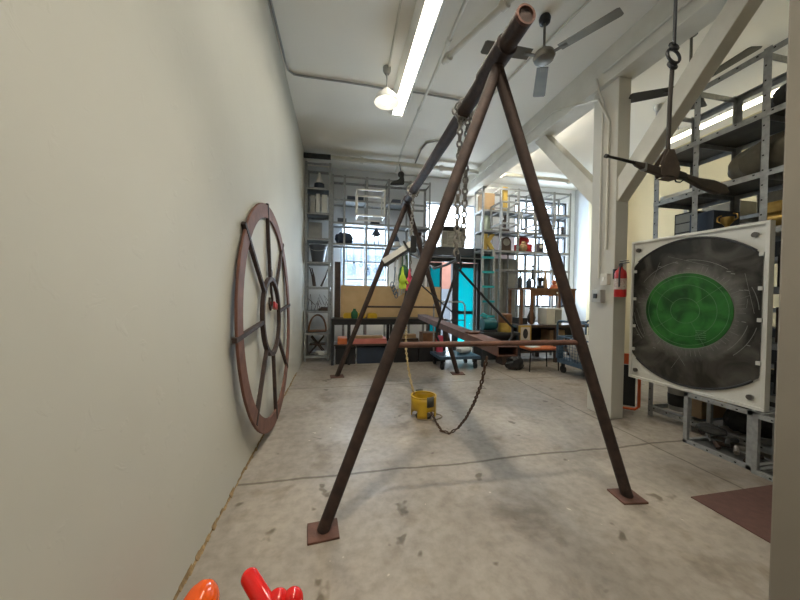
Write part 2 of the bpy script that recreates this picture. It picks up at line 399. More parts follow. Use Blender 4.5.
# pillar and timbers
struct('trim_1', MB().ab((3.30, 3.15, 0), (3.48, 3.52, ZC - .42)), pillar_m, smooth=False, bevel=.008)
struct('trim_2', MB().ab((3.24, YF, ZC - .42), (3.52, YB, ZC)), cream, smooth=False, bevel=.01)
struct('trim_3', MB().bar((3.39, 3.22, 2.74), (3.39, 1.86, 4.26), .15, .20), cream, smooth=False, bevel=.008)
struct('trim_4', MB().bar((3.39, 3.42, 2.76), (3.39, 4.72, 4.24), .15, .20), cream, smooth=False, bevel=.008)
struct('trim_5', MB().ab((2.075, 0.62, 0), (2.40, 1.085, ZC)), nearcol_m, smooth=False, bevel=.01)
struct('trim_8', MB().ab((XR - .05, 6.95, 0), (XR, YB, ZC)), mat('daylight_tinted_wall', (.50, .52, .54), .8, 0, (.44, .46, .48), 1), smooth=False)  # thin slab over the side wall, blue of the window light put into its colour
struct('trim_6', MB().ab((6.42, 6.35, 0), (XR, 6.95, ZC)), rwall_m, smooth=False)
mb = MB(); rr = random.Random(3)
prev = None
for i in range(120):                                   # crumbling edge where the wall meets the floor
    y = 0.6 + i * 0.045; w = 0.006 + 0.016 * rr.random() ** 2; h = 0.004 + 0.014 * rr.random()
    mb.hexa([(XL, y, 0), (XL + w, y, 0), (XL + w * .8, y + .047, 0), (XL, y + .047, 0), (XL, y, h * 1.6), (XL + w * .4, y, h * .6), (XL + w * .3, y + .047, h * .6), (XL, y + .047, h * 1.6)])
struct('baseboard_left', mb, debris_m)

# outside
o = solo('street_facade', MB().ab((2.35, 13, -.1), (7.0, 14, 5.6)).ab((2.6, 12.8, -.1), (2.8, 13, 5.6)), brickp, 'pink rendered building seen outside through the gap of the turquoise doors', 'building', smooth=False)
o = solo('street_gate', MB().ab((2.2, 11.0, -.1), (5.2, 11.06, 1.75)).ab((3.0, 10.95, -.1), (3.08, 11.1, 1.85)).ab((4.2, 10.95, -.1), (4.28, 11.1, 1.85)), outgrey, 'pale grey street gate outside the door, in front of pink building', 'gate', smooth=False)
struct('trim_7', MB().ab((-6, YB + .2, -.2), (14, 16, -.1)), pave, smooth=False)

ob = thing('street_building', 'pale blue-grey building seen outside through the back left window', 'building', (0, 13, 0))
MB().ab((-3.5, 12.6, -.1), (1.9, 13.6, 3.7)).build('wall', mat('pale_blue_facade', (.34, .38, .43), .8, 0, (.28, .32, .37), 1), ob, smooth=False)
for i in range(5):
    for j in range(2): MB().ab((-.9 + .6 * i, 12.56, .9 + 1.4 * j), (-.55 + .6 * i, 12.6, 1.7 + 1.4 * j)).build('window', mat('facade_window', (.20, .24, .30), .3), ob, smooth=False)
# ================================================================== SWING FRAME
def lerp(a, b, t): return V(a) + (V(b) - V(a)) * t
BN, BF = V((1.065, 1.66, 3.165)), V((1.125, 5.32, 3.105))
AN, AF = V((1.06, 1.97, 3.10)), V((1.12, 5.12, 3.09))
fr = thing('swing_frame', 'tall A-frame swing set of rusty brown steel pipe filling the middle of the room', 'swing frame', (1.07, 3.6, 0))
MB().tube([BN, lerp(BN, BF, .004), BF], .060, 20).build('top_beam', rust, fr)
mb = MB(); ca = lerp(BN, BF, .0)
mb.ring(BN + (BF - BN).normalized() * -.004, BF - BN, .048, .061, .02, 24)
mb.build('beam_rim', rust_red, fr)
for (a, b) in ((.055, .145), (.92, .965)):
    MB().tube([lerp(BN, BF, a), lerp(BN, BF, b)], .074, 20).build('sleeve', rust, fr)
for foot, ap in (((-.083, 1.95, 0), AN), ((2.145, 1.89, 0), AN), ((-.02, 5.62, 0), AF), ((2.25, 5.50, 0), AF)):
    foot = V(foot)
    lg = MB().tube([foot + V((0, 0, .012)), ap - V((0, 0, .02))], .039 if foot.y < 3 else .043, 18).build('leg', rust if foot.x > 1 or foot.y > 3 else rust, fr)
    mb = MB(); mb.box(foot + V((0, 0, .007)), (.19, .17, .014) if foot.y < 3 else (.24, .2, .014), Matrix.Rotation(.1 if foot.x < 1 else -.12, 3, 'Z'))
    mb.build('foot_plate', rust_red, lg, bevel=.003, smooth=False)
MB().tube([lerp((-.083, 1.95, 0), AN, 0.378), lerp((2.145, 1.89, 0), AN, 0.378)], .019, 14).build('crossbar', rust_red, fr)
MB().tube([lerp((-.02, 5.62, 0), AF, .415), lerp((2.25, 5.5, 0), AF, .415)], .017, 14).build('crossbar', rust, fr)

# chain holding the plank: looped over the beam, two strands
cn = thing('hanging_chain', 'long pale steel chain looped over the swing beam above the brown plank', 'chain', (1.06, 2.6, 1.8))
bx = lerp(BN, BF, (2.6 - 1.66) / 3.66)
MB().chain([bx + V((-.032, 0, -.05)), (1.030, 2.6, 1.86)], .052, .036, .0095).build('chain_strand', chainm, cn)
MB().chain([bx + V((.05, .03, -.05)), (1.10, 2.61, 1.95)], .052, .036, .0095).build('chain_strand', chainm, cn)
loop = [bx + V((.078 * math.cos(t), .015 * math.cos(2 * t), .082 * math.sin(t))) for t in [2 * PI * i / 24 for i in range(24)]]
MB().chain(loop + [loop[0]], .052, .036, .0095).build('chain_loop', chainm, cn)
mb = MB().tube([(1.05, 2.6, 1.87), (1.05, 2.6, 1.80)], .022, 10)
mb.tube([(1.05 + .035 * math.cos(t), 2.6, 1.77 + .04 * math.sin(t)) for t in [2 * PI * i / 14 for i in range(14)]], .011, 8, closed=True)
mb.build('hook', black, cn)
# the plank swing with its bridle
PN, PF = V((1.19, 1.985, 1.105)), V((1.40, 5.05, 1.135))
pl = thing('plank_swing', 'brown hollow steel plank hung level from the chain behind the near crossbar', 'swing', tuple(lerp(PN, PF, .5)))
dpl = (PF - PN).normalized(); sx = V((0, 0, 1)).cross(dpl).normalized() * -1; su = sx.cross(dpl).normalized()
if su.z < 0: su = -su
w, h, t = .15, .066, .006
mb = MB()
for o4, ww, hh in ((su * (h / 2), w, t), (-su * (h / 2), w, t)): mb.bar(PN + o4, PF + o4, ww, hh, su)
for o4 in (sx * (w / 2 - t / 2), -sx * (w / 2 - t / 2)): mb.bar(PN + o4, PF + o4, t, h, su)
mb.build('plank', rust_red, pl, smooth=False)
for hk, yb, hw in ((V((1.05, 2.6, 1.735)), 2.6, .37), (V((1.075, 4.62, 1.80)), 4.62, .42)):
    mid = lerp(PN, PF, (yb - PN.y) / (PF.y - PN.y))
    for sg in (1, -1):
        e = mid + V((sg * hw, 0, .10)); e2 = mid + V((sg * (hw + .005), 0, .02))
        MB().tube([hk + V((sg * .012, 0, 0)), lerp(hk, e, .5), e, e2, mid + V((sg * (hw - .04), 0, -.055)), mid + V((sg * .01, 0, -.055))], .012, 8).build('bridle_rod', black, pl)
# far chain
cn2 = thing('hanging_chain', 'pale steel chain hanging from far end of swing beam to the white bar', 'chain', (1.09, 4.6, 1.8))
bx2 = lerp(BN, BF, (4.62 - 1.66) / 3.66)
MB().chain([bx2 + V((0, 0, -.06)), (1.085, 4.62, 2.33)], .05, .034, .009).build('chain_strand', chainm, cn2)
MB().chain([(1.085, 4.62, 2.16), (1.075, 4.62, 1.80)], .058, .03, .008).build('chain_strand', chainm, cn2)
loop = [bx2 + V((.078 * math.cos(t), .012 * math.cos(2 * t), .080 * math.sin(t))) for t in [2 * PI * i / 20 for i in range(20)]]
MB().chain(loop + [loop[0]], .05, .034, .009).build('chain_loop', chainm, cn2)
# white bar clamped on the far chain
A, B = px(384, 262, 1, 4.75), px(412, 244, 1, 4.6)
wb = thing('light_box_bar', 'long white box bar tilted down to left, clamped to the far chain', 'bar', tuple(lerp(A, B, .5)))
MB().bar(A, B, .10, .095).build('housing', white, wb, smooth=False, bevel=.006)
dd = (B - A).normalized()
MB().bar(A + V((0, 0, -.066)) , B + V((0, 0, -.066)), .11, .035).build('underside_rail', black, wb, smooth=False)
MB().bar(lerp(A, B, .80), lerp(A, B, .86), .125, .20).build('strap', black, wb, smooth=False)
MB().ab((B.x - .035, B.y - .06, B.z - .13), (B.x + .055, B.y + .06, B.z + .12)).build('clamp', black, wb, smooth=False, bevel=.006)
# gear hanging from the white bar
def hang(name, label, cat, mb, m, **k): return solo(name, mb, m, label, cat, **k)
p = px(399, 266, 1, 4.68)
mb = MB()
for i, (ua, ub) in enumerate(((394, 396), (396, 401), (398, 395), (400, 404), (397, 399))):
    a = px(ua + 3, 256, 1, 4.68 - .01 * i); b = px(ub, 284 + 3 * i, 1, 4.66 - .01 * i)
    mb.tube([a, lerp(a, b, .4) + V((.03 * (i % 3 - 1), .02, 0)), lerp(a, b, .75) + V((-.02 * (i % 2), 0, 0)), b, b + V((.04, 0, .03)), a + V((.05, .01, -.05))], .013, 8)
hang('rope_bundle', 'bundle of white rope hanging under the white box bar', 'rope', mb, white_rope)
mb = MB(); c = px(404, 276, 1, 4.58)
mb.v = blob(c, (.085, .06, .16), 5, .2).v; b_ = blob(c, (.085, .06, .16), 5, .2); b_.tube([c + V((-.03, 0, .13)), c + V((-.03, 0, .30)), c + V((.04, 0, .32)), c + V((.05, 0, .13))], .010, 8)
hang('pouch', 'dark green drawstring pouch hanging below the white bar', 'bag', b_, green_st)
def glove(c, m, label, seed):
    mb = blob(c, (.052, .03, .085), seed, .1, 14, 10)
    for i in range(4):
        x = -.036 + .024 * i; L = (.06, .075, .07, .055)[i]
        mb.tube([c + V((x * .9, 0, -.05)), c + V((x * 1.2, -.012, -.06 - L * .6)), c + V((x * 1.25, -.03, -.07 - L))], [.015, .014, .010], 8)
    mb.tube([c + V((.04, 0, .01)), c + V((.075, -.012, -.03)), c + V((.08, -.02, -.06))], [.017, .015, .011], 8)
    mb.tube([c + V((0, 0, .07)), c + V((.005, .02, .20))], [.028, .012], 8)
    return hang('glove', label, 'glove', mb, m)
glove(px(402.5, 280, 1, 4.5), neon, 'yellow-green work glove hanging fingers down beside the pink one', 4)
glove(px(409.5, 282, 1, 4.5), rosy, 'pink-red work glove hanging next to the yellow-green glove', 9)
mb = MB(); c = px(394, 289, 1, 4.6)
for i in range(4):
    cc = c + V((.025 * i - .03, .01 * i, .06 - .05 * i))
    mb.tube([cc + V((.024 * math.cos(t), .006 * i, .05 * math.sin(t))) for t in [2 * PI * k / 12 for k in range(12)]], .007, 6, closed=True)
mb.tube([c + V((0, 0, .1)), c + V((.02, .02, .34))], .008, 6)
hang('carabiner_cluster', 'cluster of dark steel carabiners dangling below white rope', 'carabiners', mb, bluegrey)
a, b = px(428, 266, 1, 3.8), px(457, 262, 1, 2.62)
hang('draped_strap', 'black strap drooping between the chain hook and the far rigging', 'strap', MB().tube([V((1.085, 4.62, 2.13)), px(426, 262, 1, 4.0), px(434, 268.5, 1, 3.5), px(446, 265, 1, 3.0), V((1.05, 2.62, 1.83))], .014, 8), black)
# chain from the plank to the bucket, and the yellow chain back up
pts = [px(487, 357, 1, 2.15), px(481, 385, 1, 2.28), px(474, 403, 1, 2.55), px(466, 418, 1, 2.82), px(458, 428, 1, 3.05), px(450, 433, 2, .014), px(442, 431, 2, .014), px(436, 422, 1, 3.40), px(430, 410, 1, 3.47)]
solo('slack_chain', MB().chain(pts, .045, .018, .0065), chain_rust, 'rusty slack chain curving from the plank end down to the bucket seat', 'chain')
pts = [V((1.03, 4.62, 1.05)), px(406, 338, 1, 4.45), px(406, 350, 1, 4.2), px(408, 366, 1, 3.95), px(411, 382, 1, 3.78), px(414, 394, 1, 3.70)]
solo('yellow_chain', MB().chain(pts, .045, .018, .007), yellow_pale, 'yellow coated chain rising from back of the bucket seat', 'chain')
# bucket seat
bk = thing('bucket_swing_seat', 'yellow plastic bucket swing seat lying upright on concrete floor', 'swing seat', (1.035, 3.60, 0))
r0, seg = .150, 40; H = [.035, .075, .115, .16, .21, .265]
mb = MB(); vs = []; fs = []
for z in H:
    for k in range(seg): vs.append((r0 * math.cos(2 * PI * k / seg), r0 * 1.02 * math.sin(2 * PI * k / seg), z))
for i in range(len(H) - 1):
    for k in range(seg):
        an = math.degrees(2 * PI * (k + .5) / seg) % 360
        if H[i] < .11 and H[i] >= .035 and (min(abs(an - 205), 360) < 24 or abs(an - 295) < 24): continue
        k2 = (k + 1) % seg; fs.append((i * seg + k, i * seg + k2, (i + 1) * seg + k2, (i + 1) * seg + k))
mb.add(vs, fs); mb.build('shell', yellow, bk, local=True, solid=.010)
MB().lathe([(0, 0), (.09, 0), (.10, .02), (.09, .03), (0, .03)], seg=32).build('seat_pan', black, bk, local=True)
MB().ring((0, 0, .268), (0, 0, 1), .142, .158, .014, 40).build('rim', yellow, bk, local=True)
for ang in (95, 285):
    a0 = math.radians(ang); vs = []; fs = []
    for z in (.175, .295):
        for k in range(7):
            aa = a0 + math.radians(-17 + 34 * k / 6); vs.append((.162 * math.cos(aa), .164 * math.sin(aa), z))
    fs = [(k, k + 1, 8 + k, 7 + k) for k in range(6)]
    MB().add(vs, fs).build('clamp_plate', mat('grey_plate', (.12, .12, .10), .5, .5), bk, local=True, solid=.008)
mb = MB(); mb.tube([(.16 + .17 * math.cos(t) - .1, -.02 + .10 * math.sin(t), .008) for t in [PI * 1.15 + 1.6 * PI * i / 20 for i in range(21)]], .007, 8)
mb.build('floor_strap', mat('tan_strap', (.30, .24, .16), .8), bk, local=True)
# little glass jar on rust disc standing on the plank
q = lerp(PN, PF, .23) + su * .036
jr = thing('glass_jar', 'small clear glass jar with rusty saucer standing on the brown plank', 'jar', tuple(q))
MB().lathe([(0, .001), (.062, .001), (.075, .014), (.07, .018), (0, .018)], seg=24).build('saucer', rust_red, jr, local=True)
MB().lathe([(0, .02), (.034, .02), (.038, .06), (.03, .085), (.018, .10), (.02, .13), (.024, .135), (.02, .138)], seg=20).build('jar_body', glass_m, jr, local=True)

# ================================================================== WHEEL
wh = thing('wheel_frame', 'big round rusty eight-spoked wheel frame leaning against the white left wall', 'wheel', (-.69, 3.56, .055))
WR = 1.19; lean = .032
wb0 = V((-.684, 3.56, .055)); upw = V((-lean, 0, 1)).normalized(); ay = V((0, 1, 0)); nx = ay.cross(upw).normalized()
C = wb0 + upw * WR
MB().ring(C, nx, WR - .14, WR, .022, 72).build('rim', mat('red_rusted_plate', (.20, .088, .058), .75, 0, (.125, .055, .038), 8, .15, 40), wh, bevel=.004)
MB().ring(C, nx, .385, .430, .04, 48).build('hub_ring', rust, wh)
for k in range(8):
    an = math.radians(4 + 45 * k); dr = ay * math.cos(an) + upw * math.sin(an)
    MB().bar(C + dr * .40, C + dr * (WR + (.045 if k in (3, 4) else .018) if k not in (5, 6, 7) else WR - .02), .036, .034, nx).build('spoke', rust, wh, smooth=False)
MB().tube([C + upw * (.43 + .045) + ay * (.05 * math.cos(t)) + upw * (.045 * math.sin(t)) for t in [2 * PI * i / 16 for i in range(16)]], .012, 8, closed=True).build('eyelet', rust, wh)
hk2 = C + upw * .385 + nx * .0
mb = MB().tube([hk2, hk2 - upw * .14 + ay * .02, hk2 - upw * .20 + ay * .05, hk2 - upw * .28 + ay * .03, hk2 - upw * .31 - ay * .05, hk2 - upw * .24 - ay * .10, hk2 - upw * .18 - ay * .07], .012, 8)
h_ = thing('hook', 'dark steel hook with red tag hung inside the hub of the wheel', 'hook', tuple(hk2))
mb.build('hook_wire', rust, h_)
MB().bar(hk2 - upw * .255 + ay * .06, hk2 - upw * .29 + ay * .22, .05, .07).build('red_tag', redm, h_, bevel=.006)

# ================================================================== RACKS
def rack(name, label, loc, rz, xs, depth, levels, zlo, plates, group=None, holes=False, skip=(), top=True, aw=.046, extend={}):
    """slotted-angle shelving: xs upright positions along local x, front at y=0, back at y=depth"""
    r = thing(name, label, 'shelving', loc, rz, group)
    ztop = levels[-1] + .02
    t = .004
    for i, x in enumerate(xs):
        for fb in (0, 1):
            y = depth * fb; sy = 1 if fb == 0 else -1; sxx = 1 if i < len(xs) - 1 else -1
            lo = extend.get(i, zlo)
            mb = MB(); mb.ab((x, y, lo), (x + sxx * aw, y + sy * t, ztop)); mb.ab((x, y, lo), (x + sxx * t, y + sy * aw, ztop))
            if holes and fb == 0:
                z = lo + .06
                while z < ztop:
                    mb.ab((x + sxx * .012, -.0015, z), (x + sxx * .024, t, z + .014), 1); z += .14
            mb.build('upright', [galv, hole], r, local=True, smooth=False)
    for j, z in enumerate(levels):
        for i in range(len(xs) - 1):
            if (i, j) in skip: continue
            x0, x1 = xs[i], xs[i + 1]; mb = MB(); e = .006
            for y, sy in ((-e, 1), (depth + e, -1)):
                mb.ab((x0, y, z - aw), (x1, y + sy * t, z)); mb.ab((x0, y, z - t), (x1, y + sy * aw, z))
            for x in (x0 + .002, x1 - .006): mb.ab((x, 0, z - aw), (x + t, depth, z))
            if holes:
                q = x0 + .07
                while q < x1 - .04:
                    mb.ab((q, -e - .0015, z - .026), (q + .016, -e + .001, z - .013), 2); q += .15
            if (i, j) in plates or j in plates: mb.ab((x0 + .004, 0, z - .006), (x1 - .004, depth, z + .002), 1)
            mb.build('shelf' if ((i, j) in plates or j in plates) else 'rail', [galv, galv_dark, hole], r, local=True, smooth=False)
    return r
Lz = [.13, .64, 1.12, 1.65, 2.2, 2.72, 3.28, 3.82, 4.35]
rack('shelving_rack', 'tall narrow galvanised shelving tower in the far left corner', (-.745, 6.93, 0), 0, [0, .55], .50, Lz, 0.0, set(range(1, 8)))
Cz = [2.66, 3.14, 3.66, 4.19]
cx = [-.19, .08, .59, 1.10, 1.62, 2.14]
rack('shelving_rack', 'wide galvanised shelving grid high above the window and workbench', (0, 7.10, 0), 0, cx, .46, Cz, 2.62, {0, 1} | {(i, 2) for i in (1, 3)}, extend={0: 0.0, 2: 0.0, 3: 0.0, 4: 0.0, 5: 0.0, 1: 0.0})
Rz = [.86, 1.72, 2.18, 2.64, 3.12, 3.62, 4.17]
rx = [3.41, 3.88, 4.36, 4.86, 5.37, 5.88]
rack('shelving_rack', 'galvanised shelving grid in front of the far right window', (0, 6.93, 0), 0, rx, .46, Rz, 0.0, {3, 4, 5}, skip={(0, 0), (0, 1), (1, 0), (1, 1), (0, 2)})
# boxy frames bolted to the front of the grids
def cube_frame(label, x0, x1, y0, y1, z0, z1, m):
    f = MB(); a = .034
    for x in (x0, x1):
        for z in (z0, z1): f.bar((x, y0, z), (x, y1, z), a, a)
    for y in (y0, y1):
        for z in (z0, z1): f.bar((x0 - a / 2, y, z), (x1 + a / 2, y, z), a, a)
        for x in (x0, x1): f.bar((x, y, z0), (x, y, z1), a, a)
    return solo('cube_frame', f, m, label, 'frame', smooth=False)
cube_frame('pale open cube frame bolted to the front of the left shelving grid', .36, .95, 6.62, 7.07, 3.20, 3.75, white)
cube_frame('open steel cube frame projecting from the right shelving grid below cardboard box', 3.62, 4.06, 6.40, 6.90, 3.17, 3.66, galv)
cube_frame('open steel cube frame projecting from right shelving behind the near frame leg', 4.45, 5.0, 6.40, 6.90, 3.17, 3.66, galv)
# right hand rack
rr_levels = [.13, .62, 1.10, 1.62, 2.18, 2.72, 3.28, 3.85]
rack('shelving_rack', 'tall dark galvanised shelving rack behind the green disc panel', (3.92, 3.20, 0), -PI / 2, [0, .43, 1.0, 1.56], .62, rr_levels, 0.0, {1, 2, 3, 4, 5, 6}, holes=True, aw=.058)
# far row of racks behind it
rack('shelving_rack', 'second shelving rack standing behind the tall dark one, against cream wall', (4.95, 3.6, 0), -PI / 2, [0, .6, 1.2, 1.8, 2.4], .40, [.13, .75, 1.4, 2.0, 2.55, 3.0], 0.0, {1, 2, 3, 4})
# low crates on the floor in front of the right rack
def crate(y0, y1, x0, x1, zt, label):
    r = thing('crate_frame', label, 'crate', ((x0 + x1) / 2, (y0 + y1) / 2, 0)); a = .036
    f = MB()
    for y in (y0 + a / 2, y1 - a / 2):
        for x in (x0 + a / 2, x1 - a / 2):
            f.bar((x, y, 0), (x, y, zt), a, a)
            f.ab((x - .006, y - .006, .1), (x + .006, y + .006, .11))
    for z in (a / 2, zt - a / 2):
        for x in (x0 + a / 2, x1 - a / 2): f.bar((x, y0, z), (x, y1, z), a, a)
        for y in (y0 + a / 2, y1 - a / 2): f.bar((x0, y, z), (x1, y, z), a, a)
    for k in range(1, 5):
        for z in (a / 2, zt - a / 2): f.ab((x0 - .001, y0 + (y1 - y0) * k / 5 - .008, z - .006), (x0 + .004, y0 + (y1 - y0) * k / 5 + .008, z + .006), 1)
    f.build('frame', [galv, hole], r, smooth=False)
    MB().ab((x0 + a, y0 + a, .006), (x1 - a, y1 - a, .012)).build('base_plate', galv_dark, r, smooth=False)
    return r
crate(1.99, 2.53, 3.555, 3.90, .52, 'low open steel crate frame under the green disc panel, filled with scrap')
crate(1.36, 1.97, 3.52, 3.90, .52, 'low open steel crate frame beside the near column')

# ================================================================== RIGHT: PANEL
pnl = thing('radar_panel', 'white framed panel with glossy black disc and green round screen', 'panel', (3.59, 2.55, .523))
n0, f0 = V((3.645, 1.955, .524)), V((3.565, 3.15, .524))
ex = (n0 - f0); PW = ex.length; ex = ex / PW; ez = V((0, 0, 1)); ey = ez.cross(ex) ; PH = 1.665
# ex runs towards the camera, the visible face looks to -X
fn = ex.cross(ez)
if fn.x > 0: fn = -fn
def pp(a, b, c=0.0): return f0 + ex * a + ez * b + fn * c
def pbox(mb, a0, a1, b0, b1, c0, c1, mi=0):
    mb.hexa([pp(a0, b0, c0), pp(a1, b0, c0), pp(a1, b0, c1), pp(a0, b0, c1), pp(a0, b1, c0), pp(a1, b1, c0), pp(a1, b1, c1), pp(a0, b1, c1)], mi); return mb
MBp = pbox(MB(), 0, PW, 0, PH, -.05, 0); MBp.build('board', white, pnl, smooth=False, bevel=.004)
mb = MB()
for q in ((0, PW, 0, .028), (0, PW, PH - .028, PH), (0, .028, .028, PH - .028), (PW - .028, PW, .028, PH - .028)): pbox(mb, *q, 0, .022)
mb.build('frame_lip', white, pnl, smooth=False, bevel=.003)
# disc position from where it is seen on the board
def panel_uv(u, v):
    dd = M @ V((u - 400.0, 300.0 - v, -F)); t = (f0 - EYE).dot(fn) / dd.dot(fn); p = EYE + dd * t - f0
    return p.dot(ex), p.dot(ez)
gl, gr = panel_uv(649, 314), panel_uv(732, 308); gt, gb = panel_uv(689, 271), panel_uv(692, 351)
gc = ((gl[0] + gr[0]) / 2, (gt[1] + gb[1]) / 2); gR = ((gr[0] - gl[0]) + (gt[1] - gb[1])) / 4
dcc = (PW / 2, gc[1] - .02)
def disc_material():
    m = bpy.data.materials.new('scratched_glass_painted_halo'); m.use_nodes = True; nt = m.node_tree; N = nt.nodes; L = nt.links; b = N['Principled BSDF']
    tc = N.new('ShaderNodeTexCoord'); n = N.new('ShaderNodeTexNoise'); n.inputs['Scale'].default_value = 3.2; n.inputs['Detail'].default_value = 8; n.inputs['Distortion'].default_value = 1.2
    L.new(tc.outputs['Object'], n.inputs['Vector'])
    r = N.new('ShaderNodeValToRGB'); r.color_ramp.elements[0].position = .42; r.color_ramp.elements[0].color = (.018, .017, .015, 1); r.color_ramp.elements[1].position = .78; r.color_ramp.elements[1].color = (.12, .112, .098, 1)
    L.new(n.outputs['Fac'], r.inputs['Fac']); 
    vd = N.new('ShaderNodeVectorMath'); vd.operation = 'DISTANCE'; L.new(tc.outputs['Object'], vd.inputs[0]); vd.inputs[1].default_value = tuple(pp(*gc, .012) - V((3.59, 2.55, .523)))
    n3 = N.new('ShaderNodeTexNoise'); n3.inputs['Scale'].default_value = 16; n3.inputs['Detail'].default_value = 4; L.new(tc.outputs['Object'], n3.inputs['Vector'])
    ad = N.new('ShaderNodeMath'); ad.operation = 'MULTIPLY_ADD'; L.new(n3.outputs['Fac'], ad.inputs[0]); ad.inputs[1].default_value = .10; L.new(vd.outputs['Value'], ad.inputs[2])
    rh = N.new('ShaderNodeValToRGB'); rh.color_ramp.elements[0].position = gR + .02; rh.color_ramp.elements[0].color = (.15, .15, .135, 1); rh.color_ramp.elements[1].position = gR + .20; rh.color_ramp.elements[1].color = (0, 0, 0, 1)  # pale glow around the green screen, painted into the disc colour
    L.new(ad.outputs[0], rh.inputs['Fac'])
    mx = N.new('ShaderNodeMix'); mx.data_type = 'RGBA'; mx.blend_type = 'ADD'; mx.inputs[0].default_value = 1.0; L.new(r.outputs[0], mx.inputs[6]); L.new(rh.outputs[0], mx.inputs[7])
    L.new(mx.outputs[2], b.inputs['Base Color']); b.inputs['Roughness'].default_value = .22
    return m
def green_material():
    m = bpy.data.materials.new('green_screen_glass'); m.use_nodes = True; nt = m.node_tree; N = nt.nodes; L = nt.links; b = N['Principled BSDF']
    tc = N.new('ShaderNodeTexCoord'); n = N.new('ShaderNodeTexNoise'); n.inputs['Scale'].default_value = 5; n.inputs['Detail'].default_value = 7; n.inputs['Distortion'].default_value = .8
    L.new(tc.outputs['Object'], n.inputs['Vector'])
    r = N.new('ShaderNodeValToRGB'); r.color_ramp.elements[0].position = .35; r.color_ramp.elements[0].color = (.006, .06, .010, 1); r.color_ramp.elements[1].position = .72; r.color_ramp.elements[1].color = (.045, .25, .045, 1)
    L.new(n.outputs['Fac'], r.inputs['Fac']); L.new(r.outputs[0], b.inputs['Base Color']); b.inputs['Roughness'].default_value = .25
    return m
def clip_circle(cx_, cz_, r, a0, a1, b0, b1, n=120):
    return [(min(max(cx_ + r * math.cos(t), a0), a1), min(max(cz_ + r * math.sin(t), b0), b1)) for t in [2 * PI * k / n for k in range(n)]]
DRr = .775
poly = clip_circle(dcc[0], dcc[1], DRr, .032, PW - .045, .03, PH - .03)
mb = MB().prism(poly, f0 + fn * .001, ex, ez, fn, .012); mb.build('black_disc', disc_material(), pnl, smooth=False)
for t0, t1 in ((.27, .73), (1.27, 1.73)):
    pts = [pp(dcc[0] + DRr * math.cos(PI * t), dcc[1] + DRr * math.sin(PI * t), .012) for t in [t0 + (t1 - t0) * k / 30 for k in range(31)]]
    MB().tube(pts, .011, 8).build('disc_edging', black, pnl)
poly = [(gc[0] + gR * math.cos(t), gc[1] + gR * math.sin(t)) for t in [2 * PI * k / 72 for k in range(72)]]
scr = MB().prism(poly, f0 + fn * .0132, ex, ez, fn, .006).build('green_screen', green_material(), pnl, smooth=False)
marks = mat('faded_white_line', (.22, .22, .195), .6); gmarks = mat('faded_green_line', (.10, .27, .10), .6)
def arc(mb, r, t0, t1, w, c=.0135, cc=None, n=60):
    cc = cc or gc; vs = []; k1 = max(4, int(n * abs(t1 - t0)))
    for k in range(k1 + 1):
        t = PI * (t0 + (t1 - t0) * k / k1)
        for q in (r, r + w):
            vs.append(pp(cc[0] + q * math.cos(t), cc[1] + q * math.sin(t), c)); vs.append(pp(cc[0] + q * math.cos(t), cc[1] + q * math.sin(t), c + .0012))
    fs = []
    for k in range(k1):
        a = 4 * k; fs += [(a + 1, a + 3, a + 7, a + 5), (a, a + 1, a + 5, a + 4), (a + 2, a + 3, a + 7, a + 6)]
    mb.add(vs, fs)
def stroke(mb, a, b, w=.004, c=.0138): mb.bar(pp(*a, c), pp(*b, c), w, .0012, fn)
mb = MB(); rr2 = random.Random(11)
arc(mb, gR, 0, 2, .008); arc(mb, .53, .55, .80, .004); arc(mb, .53, .28, .50, .004); arc(mb, .53, 1.03, 1.22, .004); arc(mb, .50, 1.75, 1.93, .004); arc(mb, .56, 1.03, 1.22, .004); arc(mb, .56, 1.75, 1.93, .004); arc(mb, .56, .02, .14, .004)
for k in range(70):                                                   # tick marks around the screen
    t = 2 * PI * k / 70; a = gR + .012; L_ = rr2.choice((.02, .03, .05, .07))
    if gc[0] + (a + L_) * math.cos(t) < .06 or gc[0] + (a + L_) * math.cos(t) > PW - .06: continue
    stroke(mb, (gc[0] + a * math.cos(t), gc[1] + a * math.sin(t)), (gc[0] + (a + L_) * math.cos(t), gc[1] + (a + L_) * math.sin(t)), .0028)
for k in range(16):
    t = 2 * PI * rr2.random(); r1 = gR + .05 + rr2.random() * .1; t2 = t + rr2.uniform(-.7, .7); r2 = rr2.uniform(.48, .66)
    a = (gc[0] + r1 * math.cos(t), gc[1] + r1 * math.sin(t)); b = (gc[0] + r2 * math.cos(t2), gc[1] + r2 * math.sin(t2))
    if min(a[0], b[0]) < .07 or max(a[0], b[0]) > PW - .07: continue
    stroke(mb, a, b, .002)
for k in range(14):
    t = 2 * PI * rr2.random(); r1 = rr2.uniform(.44, .6); a = (gc[0] + r1 * math.cos(t), gc[1] + r1 * math.sin(t))
    if a[0] < .08 or a[0] > PW - .10: continue
    stroke(mb, a, (a[0] + .03, a[1] - .006), .007)
mb.build('chart_lines', marks, pnl, smooth=False)
mb = MB()
for r in (.13, .27, .36): arc(mb, r, 0, 2, .0035, .0195)
for t in (.22, .8, 1.2, 1.65): stroke(mb, (gc[0] + .13 * math.cos(PI * t), gc[1] + .13 * math.sin(PI * t)), (gc[0] + .40 * math.cos(PI * t), gc[1] + .40 * math.sin(PI * t)), .0025, .0198)
for k in range(5): stroke(mb, (gc[0] + .10, gc[1] - .20 - .022 * k), (gc[0] + .19, gc[1] - .195 - .022 * k), .005, .0198)
mb.build('screen_lines', gmarks, scr, smooth=False)
for a in (.075, PW - .10):
    for b in (.10, PH - .11):
        q = pp(a, b, .0); MB().tube([q, q + fn * .02], .024, 16).build('bolt', mat('bolt_grey', (.14, .13, .12), .4, .6), pnl)
